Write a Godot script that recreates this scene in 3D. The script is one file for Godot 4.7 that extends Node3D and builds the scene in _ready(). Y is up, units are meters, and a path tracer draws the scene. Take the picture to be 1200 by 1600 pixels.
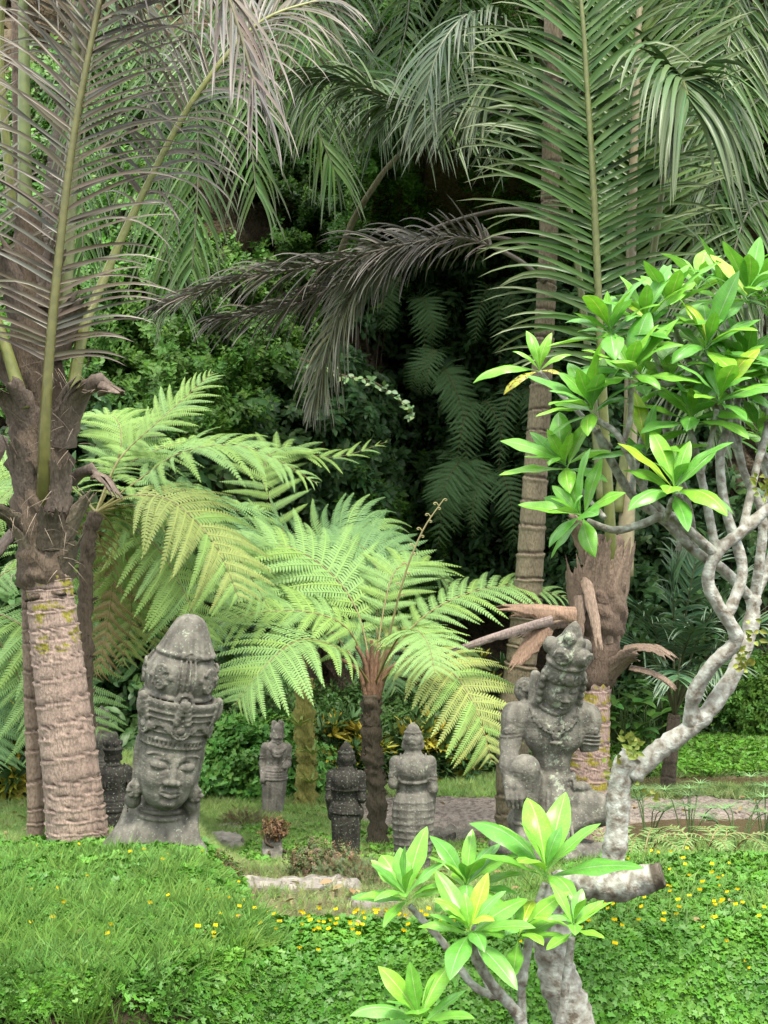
extends Node3D
# Tropical garden with stone statues, palms, tree ferns and a frangipani.
const FOCAL := 2200.0        # focal length in photograph pixels (1200 x 1600)
const EYE := Vector3(0, 2.6, 0)
const PITCH := 0.02272       # camera looks up by this angle: horizon at row 850

var M := {}                  # materials
var rng := RandomNumberGenerator.new()
var used := {}
var lump := FastNoiseLite.new()

func _ready() -> void:
	rng.seed = 11
	lump.seed = 3
	lump.frequency = 1.0
	setup_camera_and_light()
	make_materials()
	build_terrain()
	build_water()
	build_hillside()
	build_background_plants()
	build_background_palms()
	build_mid_plants()
	build_left_palm()
	build_right_palms()
	build_tree_ferns()
	build_statues()
	build_stones()
	build_frangipani()
	build_ground_cover()

func setup_camera_and_light() -> void:
	var cam := Camera3D.new()
	cam.name = "camera"
	cam.fov = rad_to_deg(2.0 * atan(800.0 / FOCAL))
	cam.position = EYE
	cam.rotation.x = PITCH
	cam.near = 0.05
	cam.far = 200.0
	add_child(cam)
	cam.current = true
	var env := Environment.new()
	env.background_mode = Environment.BG_SKY
	var sm := ProceduralSkyMaterial.new()
	sm.sky_top_color = Color(0.99, 1.0, 1.0)   # overcast: the zenith three times as bright as the horizon
	sm.sky_horizon_color = Color(0.62, 0.635, 0.64)
	sm.sky_curve = 0.6
	sm.ground_bottom_color = Color(0.18, 0.24, 0.12)
	sm.ground_horizon_color = Color(0.35, 0.40, 0.28)
	sm.sky_energy_multiplier = 1.0
	sm.ground_energy_multiplier = 0.5
	var sky := Sky.new()
	sky.sky_material = sm
	env.sky = sky
	env.background_energy_multiplier = 1.0
	env.tonemap_mode = Environment.TONE_MAPPER_LINEAR
	env.tonemap_exposure = 4.2
	env.sdfgi_enabled = true
	env.ssao_enabled = true
	env.ssil_enabled = true
	var we := WorldEnvironment.new()
	we.name = "world_environment"
	we.environment = env
	add_child(we)
	var sun := DirectionalLight3D.new()
	sun.name = "sun"
	sun.light_energy = 0.5
	sun.light_angular_distance = 14.0
	sun.light_color = Color(1.0, 0.97, 0.91)
	sun.shadow_enabled = true
	add_child(sun)
	sun.look_at_from_position(Vector3(1.6, 9.0, 4.4), Vector3.ZERO)

# ------------------------------------------------------------------ helpers
func P(px: float, py: float, d: float) -> Vector3:
	# the point at depth d (metres in front of the eye) that the photograph shows at (px, py)
	var v := Vector3((px - 600.0) / FOCAL, -(py - 800.0) / FOCAL, -1.0).rotated(Vector3.RIGHT, PITCH)
	return EYE + v * (d / -v.z)

func PP(list: Array) -> PackedVector3Array:
	var out := PackedVector3Array()
	for a in list:
		out.append(P(a[0], a[1], a[2]))
	return out

func rnd(a: float, b: float) -> float:
	return rng.randf_range(a, b)

func numbered(called: String) -> String:
	var n: int = used.get(called, 0)
	used[called] = n + 1
	return called if n == 0 else "%s_%03d" % [called, n]

func tag(o: Node3D, label: String, category: String, group := "", kind := "") -> Node3D:
	if label != "": o.set_meta("label", label)
	if category != "": o.set_meta("category", category)
	if group != "": o.set_meta("group", group)
	if kind != "": o.set_meta("kind", kind)
	return o

func thing(called: String, at: Vector3, label: String, category: String, group := "") -> Node3D:
	var o := Node3D.new()
	o.name = numbered(called)
	add_child(o)
	o.position = at
	tag(o, label, category, group)
	return o

func obj(called: String, mesh: Mesh, mat: Material, parent: Node3D = null) -> MeshInstance3D:
	# vertices are in world space; a part is put back into its parent's space
	var o := MeshInstance3D.new()
	o.mesh = mesh
	o.material_override = mat
	if parent == null:
		o.name = numbered(called)
		add_child(o)
	else:
		o.name = called
		parent.add_child(o, true)
		var off := Vector3.ZERO
		var q: Node3D = parent
		while q != null and q != self:
			off += q.position
			q = q.get_parent() as Node3D
		o.position = -off
	return o

func many(called: String, mesh: Mesh, mat: Material, where: Array, cols: PackedColorArray, parent: Node3D = null) -> MultiMeshInstance3D:
	var mm := MultiMesh.new()
	mm.transform_format = MultiMesh.TRANSFORM_3D
	mm.use_colors = true
	mm.mesh = mesh
	mm.instance_count = where.size()
	for i in where.size():
		mm.set_instance_transform(i, where[i])
		mm.set_instance_color(i, cols[i])
	var o := MultiMeshInstance3D.new()
	o.multimesh = mm
	o.material_override = mat
	o.set_meta("kind", "stuff")
	if parent == null:
		o.name = numbered(called)
		add_child(o)
	else:
		o.name = called
		parent.add_child(o, true)
		o.position = -parent.position
	return o

class MB:
	var v := PackedVector3Array()
	var c := PackedColorArray()
	var uv := PackedVector2Array()
	var ix := PackedInt32Array()
	func vert(p: Vector3, col := Color.WHITE, t := Vector2.ZERO) -> int:
		v.append(p); c.append(col); uv.append(t)
		return v.size() - 1
	func tri(a: int, b: int, d: int) -> void:
		ix.append(a); ix.append(b); ix.append(d)
	func quad(a: int, b: int, d: int, e: int) -> void:
		ix.append(a); ix.append(b); ix.append(d)
		ix.append(a); ix.append(d); ix.append(e)
	func mesh() -> ArrayMesh:
		var n := PackedVector3Array()
		n.resize(v.size())
		for i in range(0, ix.size(), 3):
			var p := v[ix[i]]
			var f := (v[ix[i + 2]] - p).cross(v[ix[i + 1]] - p)
			n[ix[i]] += f; n[ix[i + 1]] += f; n[ix[i + 2]] += f
		for i in n.size():
			n[i] = n[i].normalized() if n[i].length_squared() > 1e-20 else Vector3.UP
		var arr := []
		arr.resize(Mesh.ARRAY_MAX)
		arr[Mesh.ARRAY_VERTEX] = v
		arr[Mesh.ARRAY_NORMAL] = n
		arr[Mesh.ARRAY_COLOR] = c
		arr[Mesh.ARRAY_TEX_UV] = uv
		arr[Mesh.ARRAY_INDEX] = ix
		var m := ArrayMesh.new()
		m.add_surface_from_arrays(Mesh.PRIMITIVE_TRIANGLES, arr)
		return m

func smooth_path(pts: PackedVector3Array, n: int) -> PackedVector3Array:
	# Catmull-Rom through the points, n+1 samples
	var out := PackedVector3Array()
	var k := pts.size()
	for i in n + 1:
		var t := float(i) / n * (k - 1)
		var s := mini(int(t), k - 2)
		var a := pts[maxi(s - 1, 0)]
		var b := pts[s]
		var cc := pts[s + 1]
		var dd := pts[mini(s + 2, k - 1)]
		out.append(b.cubic_interpolate(cc, a, dd, t - s))
	return out

func tube(mb: MB, path: PackedVector3Array, radii: PackedFloat32Array, sides: int, col: Color, wob := 0.0, cap := true, cols := PackedColorArray()) -> void:
	var n := path.size()
	var up := Vector3.RIGHT
	var first := mb.v.size()
	var along := 0.0
	for i in n:
		var d := (path[mini(i + 1, n - 1)] - path[maxi(i - 1, 0)]).normalized()
		if i == 0 and absf(d.dot(up)) > 0.9: up = Vector3.BACK
		if i > 0: along += path[i].distance_to(path[i - 1])
		var s := d.cross(up).normalized()
		up = s.cross(d).normalized()
		for j in sides + 1:
			var a := TAU * float(j % sides) / sides
			var q := s * cos(a) + up * sin(a)
			var r := radii[i]
			if wob > 0.0: r *= 1.0 + wob * lump.get_noise_3dv((path[i] + q * r) * 14.0)
			mb.vert(path[i] + q * r, cols[i] if cols.size() else col, Vector2(float(j) / sides, along))
	for i in n - 1:
		for j in sides:
			var a := first + i * (sides + 1) + j
			mb.quad(a, a + sides + 1, a + sides + 2, a + 1)
	if cap:
		for e in [0, n - 1]:
			var cn := mb.vert(path[e], cols[e] if cols.size() else col)
			for j in sides:
				var a: int = first + e * (sides + 1) + j
				if e == 0: mb.tri(cn, a, a + 1)
				else: mb.tri(cn, a + 1, a)

func radii_lin(n: int, a: float, b: float) -> PackedFloat32Array:
	var r := PackedFloat32Array()
	for i in n: r.append(lerpf(a, b, float(i) / (n - 1)))
	return r

func prof(kind: int, t: float) -> float:
	if kind == 0:   # palm leaflet: narrow foot, long taper
		return minf(1.0, 0.35 + t * 5.0) * pow(maxf(0.0, 1.0 - t), 0.55)
	if kind == 1:   # obovate
		return pow(sin(PI * pow(t, 0.72) * 0.98 + 0.02), 0.85) * (0.35 + 0.65 * smoothstep(0.0, 0.6, t)) * 1.02
	if kind == 2:   # ovate with a point
		return pow(sin(PI * pow(clampf(t, 0.0, 1.0), 0.75)), 0.9)
	return pow(maxf(0.0, 1.0 - t), 0.8) # grass blade

func leaf(mb: MB, at: Vector3, dir: Vector3, up: Vector3, length: float, width: float, droop: float, fold: float, segs: int, col: Color, kind: int, twist := 0.0, tip := Color(-1, 0, 0)) -> void:
	var p := at
	var d := dir.normalized()
	var s := d.cross(up).normalized()
	if s.length_squared() < 0.5: s = d.cross(Vector3.RIGHT).normalized()
	var first := mb.v.size()
	var step := length / segs
	for i in segs + 1:
		var t := float(i) / segs
		var w := width * 0.5 * prof(kind, t)
		var nrm := s.cross(d).normalized()
		var cc := col if tip.r < 0.0 else col.lerp(tip, smoothstep(0.45, 1.0, t))
		mb.vert(p - s * w + nrm * (w * fold), cc, Vector2(0, t))
		mb.vert(p, cc, Vector2(0.5, t))
		mb.vert(p + s * w + nrm * (w * fold), cc, Vector2(1, t))
		p += d * step
		d = (d + Vector3.DOWN * (droop / segs) * (1.0 - 0.6 * absf(d.y)) * (0.4 + 1.2 * t)).normalized()
		if twist != 0.0: s = s.rotated(d, twist / segs)
		s = (s - d * s.dot(d)).normalized()
	for i in segs:
		var a := first + i * 3
		mb.quad(a, a + 1, a + 4, a + 3)
		mb.quad(a + 1, a + 2, a + 5, a + 4)

func jit(c: Color, amount := 0.2) -> Color:
	var k := 1.0 + rnd(-amount, amount)
	return Color(c.r * k * (1.0 + rnd(-amount, amount) * 0.6), c.g * k, c.b * k * (1.0 + rnd(-amount, amount) * 0.6))

func noise_tex(freq: float, cols: Array, stops: Array, type := FastNoiseLite.TYPE_SIMPLEX_SMOOTH, size := 512, oct := 5, sd := 1, warp := false) -> NoiseTexture2D:
	var n := FastNoiseLite.new()
	n.noise_type = type
	n.frequency = freq
	n.seed = sd
	n.fractal_octaves = oct
	if type == FastNoiseLite.TYPE_CELLULAR:
		n.cellular_return_type = FastNoiseLite.RETURN_DISTANCE
		n.fractal_type = FastNoiseLite.FRACTAL_NONE if oct <= 1 else FastNoiseLite.FRACTAL_FBM
		n.domain_warp_enabled = warp
		n.domain_warp_amplitude = 25.0
		n.domain_warp_frequency = 0.02
	var t := NoiseTexture2D.new()
	t.width = size
	t.height = size
	t.seamless = true
	t.noise = n
	if cols.size():
		var g := Gradient.new()
		g.offsets = PackedFloat32Array(stops)
		var pc := PackedColorArray()
		for x in cols: pc.append(x)
		g.colors = pc
		t.color_ramp = g
	return t

func lin(r: float, g: float, b: float, a := 1.0) -> Color:
	var c := Color(r, g, b).linear_to_srgb()
	c.a = a
	return c

func mat(called: String, rough: float, back := 0.0, spec := 0.5) -> StandardMaterial3D:
	var m := StandardMaterial3D.new()
	m.resource_name = called
	m.vertex_color_use_as_albedo = true
	m.roughness = rough
	m.metallic_specular = spec
	m.cull_mode = BaseMaterial3D.CULL_DISABLED
	if back > 0.0:
		m.backlight_enabled = true
		m.backlight = Color(back, back, back * 0.8)
	M[called] = m
	return m

func triplanar(m: StandardMaterial3D, scale: float, world := false) -> void:
	m.uv1_triplanar = true
	m.uv1_world_triplanar = world
	m.uv1_scale = Vector3.ONE * scale

func make_materials() -> void:
	mat("palm_leaf", 0.36, 0.25, 0.34)
	mat("dry_leaf", 0.55, 0.25, 0.45)
	mat("leaf", 0.42, 0.5, 0.38)
	mat("soft_leaf", 0.6, 0.5, 0.35)
	mat("grass", 0.55, 0.45, 0.35)
	mat("petal", 0.6, 0.4, 0.3)
	# fern fronds: tones of green
	var tones := [Color(0.215, 0.36, 0.125), Color(0.225, 0.36, 0.10), Color(0.155, 0.285, 0.115), Color(0.285, 0.345, 0.11), Color(0.155, 0.285, 0.115), Color(0.21, 0.15, 0.07)]
	for i in tones.size():
		var m := mat("fern_%d" % i, 0.55, 0.6, 0.3)
		var c: Color = tones[i]
		m.albedo_color = lin(c.r, c.g, c.b)
	# stone with lichen
	var spots := noise_tex(0.03, [Color(0.62, 0.66, 0.58, 1), Color(0.55, 0.60, 0.52, 0.8), Color(0.5, 0.55, 0.48, 0)], [0.0, 0.065, 0.11], FastNoiseLite.TYPE_CELLULAR, 512, 1, 9, true)
	var relief := noise_tex(0.05, [], [], FastNoiseLite.TYPE_SIMPLEX_SMOOTH, 512, 5, 4)
	for s in [["stone", 0.122, 0.116, 0.104], ["dark_stone", 0.034, 0.032, 0.029], ["pale_stone", 0.17, 0.155, 0.145], ["rock", 0.22, 0.20, 0.18]]:
		var m := mat(s[0], 0.88, 0.0, 0.3)
		var b := Color(s[1], s[2], s[3]) * 2.5 if s[0] != "rock" else Color(s[1], s[2], s[3])
		m.albedo_texture = noise_tex(0.012, [lin(b.r * 0.7, b.g * 0.7, b.b * 0.69), lin(b.r * 0.9, b.g * 0.9, b.b * 0.88), lin(b.r * 1.1, b.g * 1.1, b.b * 1.1), lin(b.r * 1.35, b.g * 1.38, b.b * 1.3)], [0.25, 0.42, 0.58, 0.78], FastNoiseLite.TYPE_SIMPLEX_SMOOTH, 512, 6, 2)
		triplanar(m, 1.1)
		m.heightmap_enabled = true
		m.heightmap_texture = relief
		m.heightmap_scale = 0.6
		m.detail_enabled = true
		m.detail_albedo = spots
		m.detail_uv_layer = BaseMaterial3D.DETAIL_UV_2
		m.uv2_triplanar = true
		m.uv2_scale = Vector3.ONE * 1.7
	# trunks
	var bark := noise_tex(0.03, [lin(0.55, 0.55, 0.55), lin(0.85, 0.85, 0.85), lin(1, 1, 1)], [0.25, 0.5, 0.7], FastNoiseLite.TYPE_SIMPLEX_SMOOTH, 512, 5, 6)
	for s in [["trunk", 0.8], ["fibre", 0.9], ["husk", 0.75]]:
		var m := mat(s[0], s[1], 0.0, 0.35)
		m.albedo_texture = bark
		triplanar(m, 2.0)
		m.uv1_scale = Vector3(3.2, 1.2, 3.2)
		m.heightmap_enabled = true
		m.heightmap_texture = relief
		m.heightmap_scale = 0.5
	var fb := mat("frangipani_bark", 0.8, 0.0, 0.35)
	fb.albedo_texture = noise_tex(0.016, [lin(0.12, 0.10, 0.075), lin(0.25, 0.235, 0.20), lin(0.32, 0.32, 0.285), lin(0.48, 0.51, 0.46)], [0.22, 0.40, 0.56, 0.80], FastNoiseLite.TYPE_SIMPLEX_SMOOTH, 512, 6, 12)
	triplanar(fb, 2.4)
	fb.heightmap_enabled = true
	fb.heightmap_texture = relief
	fb.heightmap_scale = 0.3
	var petiole := mat("petiole", 0.42, 0.0, 0.5)
	petiole.albedo_texture = noise_tex(0.02, [lin(0.75, 0.75, 0.75), lin(1, 1, 1)], [0.3, 0.7], FastNoiseLite.TYPE_SIMPLEX_SMOOTH, 256, 4, 8)
	triplanar(petiole, 2.0)
	# ground
	var g := mat("ground", 0.95, 0.0, 0.25)
	g.albedo_texture = noise_tex(0.02, [lin(0.55, 0.55, 0.55), lin(0.9, 0.9, 0.9), lin(1.15, 1.15, 1.15)], [0.25, 0.5, 0.75], FastNoiseLite.TYPE_SIMPLEX_SMOOTH, 512, 6, 21)
	triplanar(g, 0.9, true)
	g.heightmap_enabled = true
	g.heightmap_texture = noise_tex(0.03, [], [], FastNoiseLite.TYPE_SIMPLEX_SMOOTH, 512, 6, 22)
	g.heightmap_scale = 5.0
	var w := mat("water", 0.08, 0.0, 0.5)
	w.vertex_color_use_as_albedo = false
	w.albedo_color = lin(0.10, 0.075, 0.045)
	w.heightmap_enabled = true
	w.heightmap_texture = noise_tex(0.02, [], [], FastNoiseLite.TYPE_SIMPLEX_SMOOTH, 256, 3, 23)
	w.heightmap_scale = 0.6
	triplanar(w, 0.8, true)
	# frangipani leaf with midrib and side veins
	var im := Image.create(128, 256, false, Image.FORMAT_RGB8)
	for y in 256:
		for x in 128:
			var u := absf(x - 63.5) / 63.5
			var t := y / 256.0
			var vein := fposmod((t - u * 0.07) * 22.0, 1.0)
			var k := 0.90 + 0.10 * smoothstep(0.0, 0.25, minf(vein, 1.0 - vein))
			if minf(vein, 1.0 - vein) < 0.07: k = 1.22
			var c := Color(0.155 * k, 0.40 * k, 0.045 * k)
			if u < 0.045: c = Color(0.36, 0.50, 0.18)
			var sp := lump.get_noise_2d(x * 0.09, y * 0.09)
			if sp > 0.46: c = c.lerp(Color(0.30, 0.24, 0.05), 0.8)
			elif sp > 0.40: c = c.lerp(Color(0.34, 0.42, 0.06), 0.6)
			c = c * (1.0 + 0.25 * lump.get_noise_2d(x * 0.02 + 40.0, y * 0.02))
			im.set_pixel(x, y, c.linear_to_srgb())
	var it := ImageTexture.create_from_image(im)
	var f := mat("frangipani_leaf", 0.33, 0.7, 0.45)
	f.albedo_texture = it
	var yl := mat("yellow_leaf", 0.45, 0.5, 0.45)
	yl.albedo_texture = noise_tex(0.02, [lin(0.05, 0.035, 0.015), lin(0.5, 0.40, 0.03), lin(0.30, 0.40, 0.06)], [0.32, 0.42, 0.7], FastNoiseLite.TYPE_SIMPLEX_SMOOTH, 256, 3, 31)
	triplanar(yl, 2.0)

# ------------------------------------------------------------------ land
func table(x: float, xs: Array, ys: Array) -> float:
	if x <= xs[0]: return ys[0]
	for i in range(1, xs.size()):
		if x <= xs[i]:
			var t: float = (x - xs[i - 1]) / (xs[i] - xs[i - 1])
			return lerpf(ys[i - 1], ys[i], t * t * (3.0 - 2.0 * t) * 0.5 + t * 0.5)
	return ys[ys.size() - 1]

func edge_depth(x: float) -> float:
	# where the near bank breaks off towards the viewer
	return 6.62 - 0.62 * smoothstep(-0.45, -1.1, x) + 0.05 * sin(x * 3.1) + 0.16 * smoothstep(0.6, 1.5, x)

func ground_y(x: float, d: float) -> float:
	var px := 600.0 + x / maxf(d, 1.0) * FOCAL
	var low := table(d, [7.0, 8.0, 9.0, 10.0, 12.0, 14.0, 15.7, 18.0, 22.0, 30.0], [0.6, 0.47, 0.38, 0.27, -0.08, -0.3, -0.43, -0.5, -0.6, -0.6])
	var left := table(d, [7.0, 8.0, 9.5, 11.0, 13.0, 16.0, 22.0], [0.72, 0.72, 0.56, 0.36, 0.25, 0.1, -0.2])
	var right := table(d, [7.0, 8.6, 9.6, 11.5, 14.0], [0.72, 0.64, 0.38, 0.0, -0.3])
	var h := low
	h = lerpf(h, left, smoothstep(400.0, 285.0, px + maxf(0.0, d - 9.5) * 12.0))
	if d < 14.0: h = lerpf(h, right, smoothstep(860.0, 960.0, px))
	# mud bar across the stream bed and its two channels
	var bar := smoothstep(14.5, 15.0, d + 0.3 * sin(x * 1.3)) * smoothstep(17.4, 16.7, d + 0.2 * sin(x * 0.9)) * smoothstep(520.0, 600.0, px)
	h += bar * 0.11 * (0.8 + 0.6 * lump.get_noise_2d(x * 2.5, d * 2.5))
	h -= 0.10 * smoothstep(13.2, 13.6, d) * smoothstep(15.0, 14.5, d + 0.3 * sin(x * 1.3)) * smoothstep(640.0, 700.0, px)
	h -= 0.12 * smoothstep(17.4, 17.8, d) * smoothstep(19.1, 18.8, d) * smoothstep(900.0, 960.0, px)
	# far right lawn rises a little
	h += 0.25 * smoothstep(19.0, 20.0, d) * smoothstep(900.0, 1000.0, px)
	h += 0.035 * lump.get_noise_2d(x * 1.7, d * 1.7) + 0.015 * lump.get_noise_2d(x * 6.0, d * 6.0)
	# near bank
	var e := edge_depth(x)
	if d < 7.6:
		var dip := 0.07 * smoothstep(370.0, 430.0, px) * smoothstep(900.0, 840.0, px)
		var top := lerpf(0.74 - dip + 0.03 * lump.get_noise_2d(x * 3.0, d * 3.0), h, smoothstep(7.0, 7.6, d))
		var face := smoothstep(e - 0.75, e, d)
		h = lerpf(-0.15 + 0.04 * lump.get_noise_2d(x * 4.0, d * 4.0), top, face)
	return h

func G(px: float, d: float) -> Vector3:
	var x := (px - 600.0) / FOCAL * d
	return Vector3(x, ground_y(x, d), -d)

func ground_color(x: float, d: float) -> Color:
	var px := 600.0 + x / maxf(d, 1.0) * FOCAL
	var grass := Color(0.075, 0.115, 0.032)
	var soil := Color(0.05, 0.036, 0.025)
	var mud := Color(0.25, 0.215, 0.185)
	var dry := Color(0.17, 0.15, 0.095)
	var n := lump.get_noise_2d(x * 2.2, d * 2.2)
	var c := grass.lerp(dry, clampf(0.25 + 0.5 * n, 0.0, 0.6))
	if d < edge_depth(x) + 0.05: c = soil
	# worn path on the middle terrace
	var path := smoothstep(370.0, 420.0, px) * smoothstep(640.0, 560.0, px) * smoothstep(7.6, 8.0, d) * smoothstep(13.5, 11.5, d)
	c = c.lerp(dry, path * (0.5 + 0.3 * n))
	var bar := smoothstep(14.6, 14.9, d + 0.3 * sin(x * 1.3)) * smoothstep(17.0, 16.7, d + 0.2 * sin(x * 0.9)) * smoothstep(520.0, 580.0, px)
	var bed := smoothstep(12.8, 13.4, d) * smoothstep(19.3, 18.9, d) * smoothstep(660.0, 720.0, px)
	c = c.lerp(Color(0.13, 0.095, 0.06), bed * 0.9)
	c = c.lerp(mud, bar)
	var spit := smoothstep(520.0, 580.0, px) * smoothstep(1000.0, 900.0, px) * smoothstep(12.4, 12.8, d) * smoothstep(16.0, 15.0, d)
	c = c.lerp(mud, spit * 0.7)
	return c

func build_terrain() -> void:
	var mb := MB.new()
	var ds := PackedFloat32Array()
	var d := -6.0
	while d < 40.0:
		ds.append(d)
		d += 0.6 if d < 4.8 else (0.06 if d < 8.0 else (0.11 if d < 20.0 else 0.8))
	var nx := 170
	for dd in ds:
		var half := maxf(4.0, dd * 0.42 + 2.0)
		for i in nx + 1:
			var x := (float(i) / nx * 2.0 - 1.0) * half
			mb.vert(Vector3(x, ground_y(x, dd), -dd), ground_color(x, dd))
	for j in ds.size() - 1:
		for i in nx:
			var a := j * (nx + 1) + i
			mb.quad(a, a + nx + 1, a + nx + 2, a + 1)
	tag(obj("ground", mb.mesh(), M.ground), "", "", "", "structure")

func water_sheet(px0: float, px1: float, d0: float, d1: float, y: float) -> void:
	var mb := MB.new()
	var n := 24
	for i in n + 1:
		var px := lerpf(px0, px1, float(i) / n)
		for dd in [d0, d1]:
			mb.vert(Vector3((px - 600.0) / FOCAL * dd, y, -dd))
	for i in n:
		mb.quad(i * 2, i * 2 + 1, i * 2 + 3, i * 2 + 2)
	tag(obj("water", mb.mesh(), M.water), "", "", "", "structure")

func build_water() -> void:
	water_sheet(655, 1500, 13.3, 15.1, -0.335)
	water_sheet(905, 1500, 17.3, 19.2, -0.545)

func hill_depth(px: float, py: float) -> float:
	# depth of the overgrown slope that closes the view, read over the picture's rows and columns at 20 m
	var d := 22.0
	d -= 3.5 * smoothstep(520.0, 250.0, px)
	d -= 2.2 * smoothstep(430.0, 150.0, py) * smoothstep(480.0, 580.0, px)
	d += 0.0065 * maxf(0.0, 700.0 - py) * smoothstep(580.0, 480.0, px)
	d += 3.3 * smoothstep(540.0, 640.0, px + (py - 600.0) * -0.10) * smoothstep(960.0, 800.0, px) * smoothstep(180.0, 330.0, py)
	d += 1.5 * smoothstep(900.0, 1100.0, px)
	d += 1.1 * lump.get_noise_2d(px * 0.012, py * 0.012) + 0.5 * lump.get_noise_2d(px * 0.04, py * 0.04)
	return d

func hill_point(px: float, py: float) -> Vector3:
	# columns and rows are scaled at 20 m, so this is a shape in metres, not in the picture
	var x := (px - 600.0) / FOCAL * 20.0
	var y := 2.6 + (850.0 - py) / FOCAL * 20.0
	return Vector3(x, y, -hill_depth(px, py))

func build_hillside() -> void:
	var mb := MB.new()
	var nx := 110
	var ny := 90
	for j in ny + 1:
		var py := lerpf(-750.0, 1330.0, float(j) / ny)
		for i in nx + 1:
			var px := lerpf(-900.0, 2100.0, float(i) / nx)
			var k := lump.get_noise_2d(px * 0.03, py * 0.03)
			mb.vert(hill_point(px, py), Color(0.10, 0.078, 0.05).lerp(Color(0.15, 0.12, 0.08), 0.5 + k))
	for j in ny:
		for i in nx:
			var a := j * (nx + 1) + i
			mb.quad(a, a + 1, a + nx + 2, a + nx + 1)
	tag(obj("hillside", mb.mesh(), M.ground), "", "", "", "structure")

# ------------------------------------------------------------------ leaf clumps and shrubs
var clump_cache := {}

func clump(kind: String) -> ArrayMesh:
	# a twig with a few leaves, about one metre across before scaling; tinted by each copy
	if clump_cache.has(kind): return clump_cache[kind]
	var mb := MB.new()
	var r := RandomNumberGenerator.new()
	r.seed = kind.hash()
	var w := Color.WHITE
	match kind:
		"small":      # small oval leaves along a twig
			for i in 11:
				var t := i / 10.0
				var a := r.randf() * TAU
				var dir := Vector3(cos(a), r.randf_range(-0.3, 0.6), sin(a)) + Vector3.UP * 0.3
				leaf(mb, Vector3(r.randf_range(-0.1, 0.1), t * 0.8 - 0.4, r.randf_range(-0.1, 0.1)), dir, Vector3.UP, r.randf_range(0.28, 0.42), 0.17, 0.5, 0.25, 3, w * r.randf_range(0.75, 1.2), 2)
		"broad":      # hanging pointed leaves
			for i in 7:
				var a := r.randf() * TAU
				leaf(mb, Vector3(r.randf_range(-0.2, 0.2), r.randf_range(-0.35, 0.35), r.randf_range(-0.2, 0.2)), Vector3(cos(a), r.randf_range(-0.4, 0.2), sin(a)), Vector3.UP, r.randf_range(0.45, 0.65), 0.26, 0.9, 0.2, 4, w * r.randf_range(0.75, 1.2), 2)
		"strap":      # croton and strap leaves, upright rosette
			for i in 9:
				var a := TAU * i / 9.0 + r.randf() * 0.5
				leaf(mb, Vector3.ZERO, Vector3(cos(a), r.randf_range(0.5, 1.8), sin(a)), Vector3.UP, r.randf_range(0.55, 0.9), 0.14, 0.9, 0.3, 4, w * r.randf_range(0.75, 1.2), 2)
		"grass":      # tuft of blades
			for i in 11:
				var a := r.randf() * TAU
				leaf(mb, Vector3(r.randf_range(-0.25, 0.25), 0, r.randf_range(-0.25, 0.25)), Vector3(cos(a), r.randf_range(0.8, 2.4), sin(a)), Vector3(-sin(a), 0.3, cos(a)), r.randf_range(0.5, 1.0), 0.075, 1.6, 0.2, 3, w * r.randf_range(0.75, 1.2), 3)
		"clover":     # four-leaflet leaves of the ground cover, on short stalks
			for i in 7:
				var o := Vector3(r.randf_range(-0.5, 0.5), r.randf_range(0.05, 0.45), r.randf_range(-0.5, 0.5))
				var q := Basis.from_euler(Vector3(r.randf_range(-0.5, 0.8), r.randf() * TAU, r.randf_range(-0.5, 0.5)))
				var tone := w * r.randf_range(0.75, 1.2)
				for k in 4:
					var a := (0.42 if k % 2 == 0 else 1.3) * (1.0 if k < 2 else -1.0)
					leaf(mb, o, q * Vector3(cos(a), 0.12, sin(a)), q * Vector3.UP, 0.27, 0.185, 0.3, 0.15, 2, tone, 2)
		"litter":     # one fallen leaf
			leaf(mb, Vector3(-0.4, 0, 0), Vector3(1, 0.1, 0), Vector3(0.1, 1, 0.2), 0.9, 0.42, 0.4, 0.3, 4, w, 2, 0.5)
		"feather":    # fine ferny sprig
			for i in 9:
				var t := i / 9.0
				for s in [-1.0, 1.0]:
					leaf(mb, Vector3(0, t * 0.9, 0), Vector3(s, 0.5, r.randf_range(-0.3, 0.3)), Vector3.BACK, 0.34 * (1.0 - t * 0.7), 0.06, 0.4, 0.1, 2, w * r.randf_range(0.8, 1.2), 3)
	clump_cache[kind] = mb.mesh()
	return clump_cache[kind]

func turned(at: Vector3, size: float, tilt := 0.6, face := Vector3.ZERO) -> Transform3D:
	var b := Basis.from_euler(Vector3(rnd(-tilt, tilt), rnd(0, TAU), rnd(-tilt, tilt)))
	if face != Vector3.ZERO:
		var ax := Vector3.UP.cross(face)
		if ax.length() > 0.01: b = Basis(ax.normalized(), Vector3.UP.angle_to(face) * 0.55) * b
	return Transform3D(b.scaled(Vector3.ONE * size * rnd(0.75, 1.25)), at)

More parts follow.
